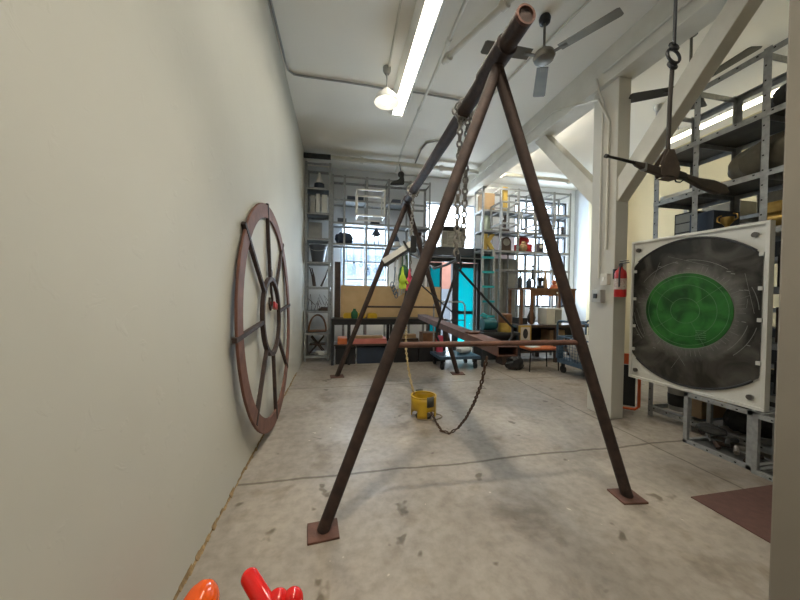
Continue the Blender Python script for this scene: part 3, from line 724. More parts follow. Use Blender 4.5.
for a, b in ((.035, .34), (.035, .62), (.035, .95), (.035, 1.28), (PW - .065, .40), (PW - .065, .78), (PW - .065, 1.06), (PW - .065, 1.36)):
    pbox(MB(), a, a + .032, b, b + .035, .0, .026).build('clip', white, pnl, smooth=False, bevel=.003)

# ================================================================== RIFLE ON A ROPE
Y0 = 1.85
def rp(u, v, y=Y0): return px(u, v, 1, y)
def slab(pts, th, y=Y0):
    mb = MB(); P3 = [rp(u, v, y) for u, v in pts]
    return mb.prism([(p.x, p.z) for p in P3], (0, y - th / 2, 0), (1, 0, 0), (0, 0, 1), (0, 1, 0), th)
rf = thing('hunting_rifle', 'dark brown rifle hanging nearly level from a rope in front of the right rack', 'rifle', tuple(rp(668, 174)))
MB().tube([rp(605.5, 155.8), rp(622, 159.6), rp(650, 166.8)], [.009, .010, .013], 12).build('barrel', gun_b, rf)
MB().tube([rp(605.3, 155.7), rp(607.5, 156.3)], .014, 10).build('muzzle', gun_b, rf)
slab([(632, 161.2), (644, 163.6), (646, 164), (663, 168.5), (663, 177.5), (655, 174.5), (644, 170.5), (636, 166)], .034).build('forend', gun_m, rf, bevel=.008, smooth=False)
MB().tube([rp(632, 162), rp(645, 167.5)], .012, 10).build('magazine_tube', gun_b, rf)
MB().tube([rp(644.6, 163.5), rp(643.6, 170.5)], .020, 10).build('barrel_band', galv, rf)
slab([(662, 167.6), (672, 169.8), (684, 173.5), (686, 179.5), (676, 178.5), (662, 176.8)], .042).build('receiver', gun_b, rf, bevel=.006, smooth=False)
slab([(684, 174), (696, 178), (712, 180.5), (724, 185.5), (727.5, 193.5), (716, 194.5), (700, 188), (692, 183.6), (684, 179.3)], .040).build('stock', gun_m, rf, bevel=.010, smooth=False)
MB().tube([rp(674.5, 178.6), rp(676, 181.8), rp(680, 182.4), rp(683.5, 180), rp(684, 178.6)], .005, 8).build('trigger_guard', gun_b, rf)
sl = MB(); top = rp(667.5, 150)
for dy in (-.026, .026):
    for a, b in (((658, 167), (662, 177)), ((674, 170), (672, 179))):
        p1 = rp(*a); p2 = rp(*b)
        sl.bar(top + V((0, dy * .2, 0)), p1 + V((0, dy, 0)), .035, .006, (0, 1, 0)); sl.bar(p1 + V((0, dy, 0)), p2 + V((0, dy, 0)), .04, .006, (0, 1, 0))
sl.bar(rp(662, 178.2) , rp(673, 180), .06, .006, (0, 0, 1))
sl.prism([(p.x, p.z) for p in (rp(665, 151), rp(670, 151), rp(676, 170), rp(674, 178), rp(657, 176), rp(659, 166))], (0, Y0 - .031, 0), (1, 0, 0), (0, 0, 1), (0, 1, 0), .005)
sl.build('sling', mat('dusty_leather', (.10, .075, .055), .8, 0, (.07, .05, .04), 14), rf, smooth=False)
rope = thing('hanging_hook_line', 'black rod and ring hanging from the ceiling, carrying the rifle', 'hanger', tuple(rp(672, 55)))
MB().tube([V((2.475, Y0, ZC)), rp(676, -5), rp(674.2, 44)], .011, 8).build('upper_line', black, rope)
ringc = rp(673.5, 56)
MB().tube([ringc + V((.055 * math.cos(t), .012 * math.sin(t), .058 * math.sin(t))) for t in [2 * PI * k / 24 for k in range(24)]], .010, 8, closed=True).build('ring', black, rope)
for (u, v) in ((674, 46.5), (672.3, 65.5)):
    MB().tube([rp(u, v) + V((.028 * math.cos(t), .028 * math.sin(t) * .5, .03 * math.sin(t))) for t in [2 * PI * k / 14 for k in range(14)]], .012, 8, closed=True).build('shackle', black, rope)
MB().tube([rp(672.3, 68), rp(670, 100), rp(667.8, 152)], .014, 8).build('lower_rod', mat('dark_brown_rope', (.05, .04, .034), .8), rope)

# ================================================================== CEILING THINGS
def long_fixture(label, x0, x1, y0, y1, zb, zt, ntubes, em, drop=False):
    r = thing('fluorescent_fixture', label, 'light', ((x0 + x1) / 2, (y0 + y1) / 2, zb)); w = x1 - x0
    m = MB(); m.prism(([(x0 + w * .12, zt), (x0, zt - .045), (x0, zt - .06), (x0 + w * .20, zb - .012), (x0 + w * .22, zb - .01), (x0 + w * .26, zb + .05), (x1 - w * .26, zb + .05), (x1 - w * .22, zb - .01), (x1 - w * .20, zb - .012), (x1, zt - .06), (x1, zt - .045), (x1 - w * .12, zt)] if not drop else [(x0 + w * .3, zt), (x0 + w * .3, zb + .035), (x1 - w * .3, zb + .035), (x1 - w * .3, zt)]), (0, y0, 0), (1, 0, 0), (0, 0, 1), (0, 1, 0), y1 - y0)
    m.build('reflector', white, r, smooth=False)
    L_ = 1.22; n = int(round((y1 - y0) / L_)); st = (y1 - y0) / n
    for j in range(n):
        for i in range(ntubes):
            x = x0 + w * (.5 if ntubes == 1 else ((.33 + .34 * i / 2) if ntubes == 3 else (.40 + .20 * i / (ntubes - 1))))
            MB().tube([(x, y0 + j * st + .03, zb + .012), (x, y0 + (j + 1) * st - .03, zb + .012)], .016, 10).build('tube', em, r)
    MB().ab((x0 + w * .3, y1 - .02, zb + .01), (x1 - w * .3, y1 + .005, zb + .055)).build('end_cap', white, r, smooth=False)
    if zt < ZC - .03:
        for y in (y0 + .4, (y0 + y1) / 2, y1 - .4): MB().tube([((x0 + x1) / 2, y, zt), ((x0 + x1) / 2, y, ZC)], .008, 8).build('hanger_rod', galv, r)
    return r
long_fixture('long white fluorescent fixture on the ceiling left of the swing beam', .755, 1.045, -1.1, 5.0, 4.45, 4.58, 3, tube_em)
long_fixture('long fluorescent fixture glowing above the tall right rack', 5.15, 5.40, 1.0, 4.35, 4.05, 4.16, 2, tube_em2, True)
long_fixture('unseen fluorescent fixture added behind the long beam to light the back', 3.58, 3.80, 4.5, 7.2, 4.47, 4.58, 2, fill_tube_em, True)  # added lamp, hidden by the beam, brightens the back of the room
# pendants
def pendant(label, p, r, zs, em):
    t = thing('pendant_lamp', label, 'lamp', (p.x, p.y, zs))
    MB().lathe([(.055, .0), (.055, -.05), (.03, -.09)], (p.x, p.y, ZC), 16).build('ceiling_box', grey_pl, t)
    MB().tube([(p.x, p.y, ZC - .06), (p.x, p.y, zs + r * 1.0)], .009, 8).build('stem', grey_pl, t)
    MB().lathe([(r, 0), (r * 1.0, .012), (r * .93, .05), (r * .75, .10), (r * .45, .145), (r * .24, .165), (r * .24, r * 1.1), (0, r * 1.12)], (p.x, p.y, zs), 28).build('shade', white, t, solid=.006)
    MB().ball((p.x, p.y, zs + .045), (r * .42, r * .42, r * .38), 16, 10).build('bulb', em, t)
    return t
q = px(386.5, 103, 1, 4.18); pendant('white dome pendant lamp hanging beside the end of the ceiling fixture', q, .17, q.z, bulb_em)
pendant('white dome pendant lamp hanging from the ceiling above the viewer', V((.62, 1.12, 0)), .17, 4.08, bulb_em)
q = px(690, 4, 1, 2.5); pendant('white dome pendant lamp at top right above the rifle line', q, .15, q.z, bulb_em2)
q = px(657, 141, 0, 5.0); pendant('small lit dome lamp above the far end of the right rack', q, .13, q.z - .02, bulb_em2)
# ceiling fans
dark_blade = mat('dark_fan_blade', (.05, .046, .04), .5)
def fan(label, c, zt, rad, angs, width=.15, bm_=None):
    f = thing('ceiling_fan', label, 'fan', (c.x, c.y, c.z))
    MB().lathe([(0, 0), (.05, 0), (.062, -.03), (.055, -.075), (.02, -.09)], (c.x, c.y, zt), 20).build('canopy', black, f)
    MB().tube([(c.x, c.y, zt - .06), (c.x, c.y, c.z + .06)], .014, 10).build('downrod', fan_m, f)
    MB().lathe([(0, .10), (.03, .10), (.045, .06), (.10, .04), (.115, 0), (.10, -.035), (.05, -.05), (0, -.05)], (c.x, c.y, c.z), 24).build('motor', fan_m, f)
    for a in angs:
        dr = V((math.cos(a), math.sin(a), 0)); sd = V((-math.sin(a), math.cos(a), .16)).normalized()
        m = MB(); n = dr.cross(sd)
        m.prism([(.17, -width * .42), (rad - .02, -width * .5), (rad, -width * .4), (rad, width * .4), (rad - .02, width * .5), (.17, width * .42)], V((c.x, c.y, c.z)), dr, sd, n, .008)
        m.bar(V((c.x, c.y, c.z)) + dr * .08, V((c.x, c.y, c.z)) + dr * .24, .035, .012)
        m.build('blade', bm_ or fan_m, f, smooth=False)
    return f
c = px(544, 57, 1, 3.05)
tips = [px(617, 14, 2, c.z), px(484, 53, 2, c.z), px(539, 96, 2, c.z)]
a0 = math.atan2(tips[0].y - c.y, tips[0].x - c.x); a1 = math.atan2(tips[1].y - c.y, tips[1].x - c.x); a2 = math.atan2(tips[2].y - c.y, tips[2].x - c.x)
rads = [(t - c).length for t in tips]
fan('three-bladed metal ceiling fan right of the swing frame top', c, ZC, .72, (a0, a0 + 2 * PI / 3, a0 + 4 * PI / 3))
c2 = px(690, 88, 2, 3.93); t2 = px(757, 47, 2, 3.93); a0b = math.atan2(t2.y - c2.y, t2.x - c2.x)
fan('dark three-bladed ceiling fan half hidden behind the white brace', c2, ZC, (t2 - c2).length, (a0b, a0b + 2 * PI / 3, a0b + 4 * PI / 3), .16, dark_blade)
# pipes and conduits
def pipe(name, label, pts, r, m=cream, cat='pipe', fit=()):
    pts = [V(p) for p in pts]; o = thing(name, label, cat, tuple(pts[0])); MB().tube(pts, r, 10).build('run', m, o)
    for f in fit:
        q = lerp(pts[int(f)], pts[min(int(f) + 1, len(pts) - 1)], f - int(f)); dq = (pts[min(int(f) + 1, len(pts) - 1)] - pts[int(f)]).normalized()
        MB().tube([q - dq * .035, q + dq * .035], r * 1.55, 10).build('coupling', m, o)
    return o
zc = ZC - .02
def cp(u, v, z=None): return px(u, v, 2, z or zc)
cond = mat('painted_conduit', (.34, .33, .30), .6)
pipe('ceiling_conduit', 'thin conduit following the left wall then turning across the ceiling', [(-.745, -2.5, zc), (-.74, 3.4, zc), cp(285, 60), cp(288, 70), cp(294, 74.5), cp(305, 76.5), cp(345, 82), cp(384, 88.5), cp(420, 93), cp(480, 104)], .014, cond)
pipe('ceiling_conduit', 'thin conduit running straight to the pendant lamp beside the fixture', [cp(404, -40), cp(401, 0), cp(389, 66)], .014, cream)
pipe('sprinkler_pipe', 'cream sprinkler pipe running along the ceiling right of the fixture', [cp(478, -20, 4.52), cp(466, 0, 4.52), cp(430, 85, 4.52), cp(402, 150, 4.52), (1.33, 7.4, 4.52)], .022, cream, fit=(1.4, 2.3))
pipe('sprinkler_pipe', 'thick cream branch pipe crossing the ceiling behind the swing beam end', [cp(520, -10, 4.52), cp(503, 6, 4.52), cp(443, 62, 4.52)], .035, cream, fit=(0.9, 1.9))
pipe('ceiling_conduit', 'thin conduit running across the ceiling past the fan', [cp(600, -10), cp(590, 0), cp(480, 108), cp(440, 150)], .013, cream)
pipe('ceiling_conduit', 'short bent conduit on the ceiling near the back pipe', [cp(415, 164), cp(421, 150), cp(427, 143), cp(436, 141), cp(448, 142)], .016, cond)
pipe('back_pipe', 'cream pipe crossing high along the back wall over the shelving', [(-.20, 6.86, 4.47), (6.4, 6.86, 4.47)], .048, cream, fit=(.1, .38, .62, .9))
pipe('back_pipe', 'dark pipe stub at the left end of the cream back pipe', [(-.775, 6.86, 4.46), (-.205, 6.86, 4.47)], .055, dark)
# electrical runs on the pillar and beam
pipe('pillar_conduit', 'cream conduit running up the left face of the pillar', [(3.28, 3.36, 1.75), (3.28, 3.36, 4.0), (3.22, 3.36, 4.12), (3.215, 3.4, 4.30)], .013, cream)
pipe('pillar_conduit', 'second cream conduit on the pillar curving out along the beam', [(3.28, 3.26, 2.1), (3.28, 3.26, 3.7), (3.25, 3.4, 4.05), (3.21, 4.2, 4.36), (3.21, 7.2, 4.36)], .015, cream)
pipe('pillar_conduit', 'conduit running toward the viewer along the near part of the beam', [(3.215, 3.30, 4.32), (3.215, 2.4, 4.32), (3.215, 1.0, 4.32)], .016, cream)
bxm = thing('switch_box', 'grey switch box low on the left face of the pillar', 'switch', (3.27, 3.34, 1.50))
MB().ab((3.225, 3.27, 1.44), (3.30, 3.41, 1.60)).build('housing', grey_pl, bxm, smooth=False, bevel=.006)
MB().ab((3.205, 3.32, 1.49), (3.226, 3.36, 1.55)).build('lever', black, bxm, smooth=False)
bxm = thing('switch_box', 'cream switch box above the grey one on the pillar', 'switch', (3.27, 3.29, 1.72))
MB().ab((3.245, 3.20, 1.66), (3.30, 3.30, 1.80)).build('housing', cream, bxm, smooth=False, bevel=.006)
MB().ab((3.235, 3.235, 1.71), (3.246, 3.265, 1.755)).build('toggle', white, bxm, smooth=False)
# fire extinguisher on the pillar
e0 = px(620, 297, 1, 3.08)
fe = thing('fire_extinguisher', 'red fire extinguisher hung on the pillar beside the green disc panel', 'fire extinguisher', (e0.x, 3.08, e0.z))
MB().lathe([(0, 0), (.058, 0), (.063, .015), (.063, .27), (.055, .31), (.025, .34), (.022, .36), (0, .36)], seg=24).build('cylinder', redm, fe, local=True)
MB().lathe([(.0642, .09), (.0642, .22)], seg=24).build('paper_label', mat('label_paper', (.62, .58, .50), .7, 0, (.45, .3, .25), 60), fe, local=True)
MB().tube([(0, 0, .35), (0, 0, .40)], .02, 10).box((.02, -.03, .405), (.02, .11, .012)).box((.02, -.025, .43), (.02, .10, .010)).build('valve_handle', black, fe, local=True)
MB().tube([(0, -.02, .38), (-.06, -.05, .37), (-.075, -.055, .28), (-.07, -.05, .12)], .010, 8).build('hose', black, fe, local=True)
MB().box((-.0, .072, .28), (.05, .022, .12)).build('bracket', black, fe, local=True, smooth=False)

# ================================================================== FLOOR THINGS, NEAR
solo('rubber_mat', MB().ab((2.62, .85, 0), (3.47, 1.80, .008)), matm, 'reddish brown rubber mat lying on the concrete beside the near column', 'mat', smooth=False, bevel=.003)
# red and orange glossy toys at the lower left
rd = thing('balloon_shaped_toy', 'glossy red toy of rounded tube and bulbs at the bottom edge', 'toy', (-.30, 1.30, 0))
a, b = px(250, 578, 1, 1.42), px(268, 608, 1, 1.30)
c1 = px(279, 602, 1, 1.30); c2_ = px(292, 602, 1, 1.30)
def capsule(p, q, r, n=8):
    p = V(p); q = V(q); d_ = (q - p).normalized(); pts = []; rs = []
    for i in range(n + 1):
        t = PI / 2 * (1 - i / n); pts.append(p - d_ * (r * math.sin(t))); rs.append(max(r * math.cos(t), 1e-3))
    for i in range(n + 1):
        t = PI / 2 * (i / n); pts.append(q + d_ * (r * math.sin(t))); rs.append(max(r * math.cos(t), 1e-3))
    return MB().tube(pts, rs, 20)
capsule(a, b, .037).build('arm_tube', red, rd)
capsule(c1 + V((-.01, .02, -.02)), c1 + V((.01, -.02, -.16)), .047).build('bulb', red, rd)
capsule(c2_ + V((0, .02, -.01)), c2_ + V((.01, -.02, -.16)), .043).build('bulb', red, rd)
m_ = (V(c1) + V(c2_)) / 2
capsule((m_.x, m_.y - .05, .075), (m_.x - .05, m_.y - .30, .075), .075).build('body', red, rd)
for dx, dy in ((-.07, -.04), (.07, -.04), (-.12, -.30), (.02, -.32)): capsule((m_.x + dx, m_.y + dy, .045), (m_.x + dx, m_.y + dy, .10), .045).build('foot', red, rd)
solo('orange_toy', blob(px(199, 608, 1, 1.36), (.070, .10, .080), 2, .03, 28, 18).ball((px(199, 608, 1, 1.36).x, 1.28, .08), (.085, .15, .08), 24, 16), orange_gl, 'glossy orange rounded toy on the floor by the white wall', 'toy')

# ================================================================== BACK LEFT
# items in the tower
def at_l(z): return z + .003
t = thing('table_lamp', 'small lamp with white cone shade on top shelf of left tower', 'lamp', (-.46, 7.15, at_l(3.82)))
MB().lathe([(0, 0), (.10, 0), (.115, .05), (.11, .15), (0, .17)], seg=20).build('base', bluish, t, local=True)
MB().lathe([(.105, .16), (.03, .32), (.02, .40), (0, .40)], seg=20).build('shade', white, t, local=True, solid=.004)
for i, (x, w_, hgt, mm) in enumerate(((-.64, .10, .38, grey_pl), (-.52, .08, .44, white), (-.40, .12, .43, white))):
    solo('binder', MB().ab((x, 7.05, at_l(3.28)), (x + w_, 7.32, at_l(3.28) + hgt)), mm, ('grey box file at left on second shelf of the tower', 'white slim upright box in middle of the tower shelf', 'white wide upright box at right on the tower shelf')[i], 'box', smooth=False, bevel=.004)
solo('white_board', MB().ab((-.70, 7.30, at_l(2.72)), (-.40, 7.34, at_l(2.72) + .42)), grey_pl, 'pale panel standing on the tower shelf above the bucket', 'board', smooth=False)
solo('cloth_sack', blob((.10, 7.36, at_l(2.66) + .14), (.22, .13, .15), 21, .2, flat=at_l(2.66)), bluish, 'dark lumpy sack on the shelf end beside the window', 'sack')
bkt = thing('bucket', 'dark grey bucket on the tower shelf above the crossed sticks', 'bucket', (-.47, 7.15, at_l(2.2)))
MB().lathe([(0, .0), (.13, 0), (.19, .36), (.205, .36), (.205, .385), (.185, .385), (.12, .02), (0, .02)], seg=28).build('body', mat('dark_grey_plastic', (.07, .08, .10), .5), bkt, local=True)
MB().tube([(.2 * math.cos(t), -.05 - .15 * math.sin(t), .36 - .12 * math.sin(t)) for t in [PI * k / 14 for k in range(15)]], .006, 6).build('handle', galv, bkt, local=True)
for lab, a, b in (('thin wooden stick leaning left on the tower shelf under the bucket', (-.66, 2.10), (-.56, 1.67)), ('second wooden stick beside the left-leaning stick on tower shelf', (-.61, 2.08), (-.53, 1.67)), ('thick wooden stick leaning right on the tower shelf under the bucket', (-.25, 2.08), (-.40, 1.67))):
    solo('stick', MB().tube([(a[0], 7.2, a[1]), ((a[0] + b[0]) / 2 + .015, 7.18, (a[1] + b[1]) / 2), (b[0], 7.15, b[1])], [.012, .02, .025], 10), woodd, lab, 'stick')
mb = MB(); rq = random.Random(5)
for k in range(7):
    x = -.68 + .07 * k; mb.tube([(x, 7.1, 1.13), (x + rq.uniform(-.05, .05), 7.12, 1.22 + rq.random() * .1), (x + rq.uniform(-.08, .08), 7.14, 1.3 + rq.random() * .2), (x + .08, 7.1, 1.25)], .006, 6)
solo('wire_sculpture', mb, rust, 'tangle of thin dark wire on middle shelf of the left tower', 'wire')
solo('tray', MB().ab((-.45, 6.98, 1.124), (-.22, 7.35, 1.17)).ab((-.40, 7.0, 1.17), (-.22, 7.3, 1.2)), woodd, 'flat dark wooden tray beside the wire tangle on the tower', 'tray', smooth=False)
mb = MB()
for dy in (0, .2): mb.tube([(-.47 + .19 * math.cos(t) * (1.0 if t > 0 else 1), 7.05 + dy, .66 + .36 * math.sin(t)) for t in [PI * k / 20 for k in range(21)]], .014, 8)
mb.tube([(-.47, 7.05, 1.02), (-.47, 7.25, 1.02)], .012, 8); mb.ab((-.66, 7.05, .645), (-.28, 7.26, .675))
solo('bentwood_basket', mb, wood, 'brown bentwood hoop basket on low shelf of the left tower', 'basket')
ch = thing('folding_chair_frame', 'dark folded chair frame stored at bottom of the left tower', 'chair', (-.47, 7.1, .13))
for a in ((-.18, .0, .14, .40), (.18, .0, -.14, .40)):
    MB().bar((a[0], 0, .005), (a[2], .05, a[3]), .03, .03).build('leg', woodd, ch, local=True, smooth=False)
    MB().bar((a[0], .2, .005), (a[2], .22, a[3]), .03, .03).build('leg', woodd, ch, local=True, smooth=False)
MB().box((0, .12, .22), (.34, .26, .03)).build('seat', woodd, ch, local=True, smooth=False)
solo('paper_pile', MB().box((-.36, 7.08, .165), (.22, .20, .05), Matrix.Rotation(.3, 3, 'Z')).box((-.40, 7.05, .20), (.18, .14, .02), Matrix.Rotation(-.2, 3, 'Z')), white, 'small pile of white paper at bottom of the left tower', 'paper', smooth=False)
# items on the upper grid
bt = thing('hanging_boot', 'dark boot hanging by a cord from the back pipe', 'boot', (1.36, 6.62, 3.86))
mb = slab([(390, 183.5), (393, 181.5), (398, 180), (400, 178), (399.2, 173), (403, 173), (404, 180), (404, 184.8), (398, 185), (391, 185)], .10, 6.62); mb.build('boot_body', dark, bt, bevel=.02)
MB().ball(px(401, 174.6, 1, 6.62), (.07, .07, .07), 16, 10).build('boot_cuff', dark, bt)
a = px(401, 172, 1, 6.62); MB().tube([a, (a.x, 6.80, 4.44)], .006, 6).build('cord', black, bt)
bell = thing('bell', 'small dark bell on the grid shelf right of the window', 'bell', (1.36, 7.3, 2.665))
MB().lathe([(0, 0), (.10, 0), (.095, .05), (.06, .12), (.04, .17), (0, .18)], seg=20).build('bell_body', white, bell, local=True)
MB().lathe([(.07, .12), (.05, .2), (.015, .26), (.015, .30), (0, .30)], seg=16).build('bell_top', bluish, bell, local=True)
bh = thing('bird_house', 'tiny pointed birdhouse on the grid shelf in front of the window', 'birdhouse', (.86, 7.3, 2.665))
MB().lathe([(.11, .26), (0, .42)], seg=4).build('roof', bluish, bh, local=True, solid=.02, smooth=False)
MB().box((-.05, 0, .13), (.025, .06, .26)).box((.05, 0, .13), (.025, .06, .26)).box((0, 0, .24), (.12, .08, .04)).build('body', bluish, bh, local=True, smooth=False)
vs_ = thing('pitcher', 'dark pitcher on grid shelf beside the far chain', 'pitcher', (1.9, 7.3, 2.665))
MB().lathe([(0, 0), (.09, 0), (.12, .10), (.08, .22), (.06, .28), (.09, .36), (.08, .36), (.05, .28)], seg=20).build('body', woodd, vs_, local=True)
MB().tube([(.09, 0, .3), (.16, 0, .26), (.15, 0, .14), (.11, 0, .10)], .012, 8).build('handle', woodd, vs_, local=True)
for i, x in enumerate((-.05, .16, .34, .72, 1.22)):
    solo('storage_tray', MB().ab((x, 7.16, 3.663 if i in (1, 2, 4) else 3.143), (x + (.20 if i != 2 else .2), 7.5, (3.663 if i in (1, 2, 4) else 3.143) + .10)), bluish,
         ('dark shallow tray at the left end of upper grid', 'dark shallow tray on upper grid above the window left', 'dark shallow tray behind the pale cube frame', 'dark shallow tray on lower grid row in cube frame', 'dark shallow tray on upper grid below the boot')[i], 'tray', smooth=False) if i in (0, 1, 2, 3, 4) else None
# tools hanging in the window from the grid
rq = random.Random(8)
tl = ['thin dangling hook at the left of window', 'dangling ring tool second from left in window', 'dangling whisk shape third from left in window', 'dangling small pulley in middle of window', 'dangling long hook right of window middle', 'dangling ring tool at right of window']
for i in range(6):
    x = .16 + .165 * i; z1 = 2.58; L_ = (.30, .42, .36, .55, .48, .34)[i]
    mb = MB().tube([(x, 7.07, 2.64), (x, 7.07, z1 - L_)], .006, 6)
    mb.tube([(x + .035 * math.cos(t), 7.07, z1 - L_ - .04 + .045 * math.sin(t)) for t in [2 * PI * k / 14 for k in range(14)]], .008, 6, closed=True)
    if i % 2: mb.ball((x, 7.07, z1 - L_ + .06), (.025, .02, .03), 10, 8)
    solo('hanging_tool', mb, bluegrey, tl[i], 'tool', 'small tools dangling in front of the window')
# workbench
wbn = thing('workbench', 'long dark steel workbench under the plywood sheet at back left', 'workbench', (1.1, 6.72, 0))
MB().ab((-.15, 6.50, .93), (2.40, 7.05, .975)).build('top', black, wbn, smooth=False)
MB().ab((-.10, 6.54, .40), (2.36, 6.98, .43)).build('lower_shelf', woodd, wbn, smooth=False)
for x in (-.12, .22, 1.12, 2.34):
    for y in (6.54, 6.98): MB().bar((x, y, 0), (x, y, .93), .055, .055).build('leg', black, wbn, smooth=False)
MB().ab((-.1, 6.52, .85), (2.36, 6.55, .93)).build('apron', black, wbn, smooth=False)
solo('plywood_sheet', MB().ab((.035, 7.02, .976), (2.40, 7.04, 1.70)), ply, 'tan plywood sheet standing on the workbench across the window bottom', 'plywood', smooth=False)
solo('plank_board', MB().ab((-.10, 6.96, .977), (.03, 7.01, 2.22)), woodd, 'dark brown board standing upright at left end of the plywood', 'board', smooth=False)
for i, x in enumerate((.10, .36, .62)):
    solo('bin', MB().ab((x, 6.70, .977), (x + .21, 6.92, 1.07)).ab((x + .02, 6.72, 1.07), (x + .19, 6.90, 1.09)), yellow, ('yellow bin on the workbench, nearest the brown board', 'yellow bin on the workbench, middle of the three', 'yellow bin on the workbench, farthest from the brown board')[i], 'bin', 'yellow bins on the workbench', smooth=False)
solo('jug', MB().lathe([(0, 0), (.06, 0), (.075, .06), (.07, .13), (.03, .18), (.03, .21), (0, .21)], (.33, 6.62, .977), 18), green_st, 'dark green jug on the workbench in front of yellow bins', 'jug')
for i, (x, w_, h_, mm, lab) in enumerate(((-.02, .20, .13, coral, 'orange-pink flat box at left end of the workbench shelf'), (.28, .75, .11, pink, 'long pink box on workbench shelf'), (.30, .60, .03, wood, 'x'), (1.20, .55, .10, woodd, 'dark brown crate on the workbench shelf'), (1.85, .38, .22, wood, 'wooden box at the right of the workbench shelf'))):
    if lab == 'x': continue
    solo('box', MB().ab((x, 6.56, .433), (x + w_, 6.9, .433 + h_)), mm, lab, 'box', smooth=False, bevel=.004)
solo('wood_offcut', MB().ab((.35, 6.6, .546), (.95, 6.8, .60)), card, 'pale wooden offcut lying on the long pink box', 'wood', smooth=False)
solo('wood_offcut', MB().ab((1.28, 6.6, .535), (1.7, 6.78, .62)), card, 'pale wooden offcut lying on the dark brown crate', 'wood', smooth=False)
for i, (x, w_) in enumerate(((-.06, .42), (.40, .68), (1.20, .55), (1.78, .52))):
    solo('storage_bin', MB().ab((x, 6.60, 0), (x + w_, 6.92, .33)).ab((x - .01, 6.59, .33), (x + w_ + .01, 6.93, .355)), (black, bluish, black, black)[i], ('black lidded bin on the floor at left under the workbench', 'dark blue lidded bin on the floor under the workbench', 'black lidded bin on floor behind the near frame leg', 'black lidded bin at right end under the workbench')[i], 'bin', smooth=False, bevel=.005)
# ================================================================== DOOR ZONE
ac = thing('air_conditioner', 'beige window air conditioner above the door lintel', 'air conditioner', (2.9, 7.5, 2.74))
MB().ab((2.56, 7.46, 2.75), (3.20, 7.78, 3.28)).build('case', mat('beige_plastic', (.42, .40, .33), .6), ac, smooth=False, bevel=.015)
MB().ab((2.58, 7.44, 3.16), (3.18, 7.462, 3.27)).build('top_vent', dark, ac, smooth=False)
mb = MB()
for k in range(9): mb.ab((2.72, 7.45, 2.80 + .038 * k), (3.16, 7.462, 2.815 + .038 * k))
mb.build('grille', greyc, ac, smooth=False)
MB().ab((2.60, 7.45, 2.82), (2.69, 7.462, 3.12)).build('control_panel', greyc, ac, smooth=False)
# dolly with push handle
dl = thing('platform_dolly', 'blue platform dolly with tube handle in front of the turquoise doors', 'dolly', (2.4, 6.1, 0))
MB().ab((1.98, 5.78, .21), (2.86, 6.45, .27)).build('deck', bluegrey, dl, smooth=False, bevel=.006)
MB().tube([(2.05, 6.40, .27), (2.05, 6.44, 1.28), (2.09, 6.44, 1.36), (2.72, 6.44, 1.36), (2.78, 6.44, 1.28), (2.78, 6.40, .27)], .018, 10).build('handle', galv, dl)
MB().tube([(2.05, 6.43, .95), (2.78, 6.43, .95)], .012, 8).build('crossbar', black, dl)
for x in (2.06, 2.78):
    for y in (5.86, 6.36):
        cst = MB().bar((x, y, .21), (x, y, .10), .03, .06).build('caster', black, dl, smooth=False)
        MB().tube([(x - .02, y, .065), (x + .02, y, .065)], .065, 16).build('wheel', black, cst)
solo('glass_sheet', MB().box((2.3, 6.05, .285), (.55, .38, .02), Matrix.Rotation(.2, 3, 'Z')), glass_m, 'sheet of clear glass lying on the blue dolly', 'glass', smooth=False)
solo('plastic_bag', blob((2.62, 6.1, .36), (.16, .14, .09), 31, .25, flat=.272), white_rope, 'crumpled white plastic bag on the right of blue dolly', 'bag')
solo('red_folder', MB().ab((2.10, 6.28, .272), (2.22, 6.40, .62)), rosy, 'small red-pink case standing on the dolly by its handle', 'case', smooth=False)
# low dark bench with pump and drum
lb = thing('low_bench', 'dark low bench carrying the teal pump and yellow drum', 'bench', (3.2, 6.2, 0))
MB().ab((2.98, 5.95, .66), (3.86, 6.45, .72)).build('top', dk, lb, smooth=False)
MB().ab((3.02, 6.38, .05), (3.82, 6.42, .66)).build('back_panel', dk, lb, smooth=False)
for x in (3.01, 3.83):
    for y in (5.98, 6.42): MB().bar((x, y, 0), (x, y, .66), .05, .05).build('leg', dk, lb, smooth=False)
pm = thing('air_pump', 'teal round pump motor on the low dark bench beside yellow drum', 'pump', (3.22, 6.15, .72))
MB().tube([(-.16, 0, .17), (.12, 0, .17)], .13, 20).build('motor', teal, pm, local=True)
MB().tube([(.12, 0, .17), (.17, 0, .17)], .10, 20).build('fan_cover', bluish, pm, local=True)
MB().box((0, 0, .025), (.30, .20, .05)).build('foot', black, pm, local=True, smooth=False)
MB().tube([(-.06, 0, .29), (-.06, 0, .36), (-.14, 0, .40), (-.2, 0, .34)], .022, 8).build('outlet', turq_opaque, pm, local=True)
dm = thing('drum', 'small yellow and brown drum on the low bench right of teal pump', 'drum', (3.60, 6.15, .72))
MB().lathe([(0, 0), (.15, 0), (.155, .02), (.15, .20), (.15, .22)], seg=24).build('body', mustard, dm, local=True)
MB().lathe([(.152, .20), (.155, .22), (.15, .38), (.13, .40), (0, .40)], seg=24).build('lid', wood, dm, local=True)
solo('cardboard_box', MB().ab((3.50, 6.05, 0), (3.80, 6.34, .22)), woodd, 'brown closed box on the floor under low dark bench', 'box', smooth=False)
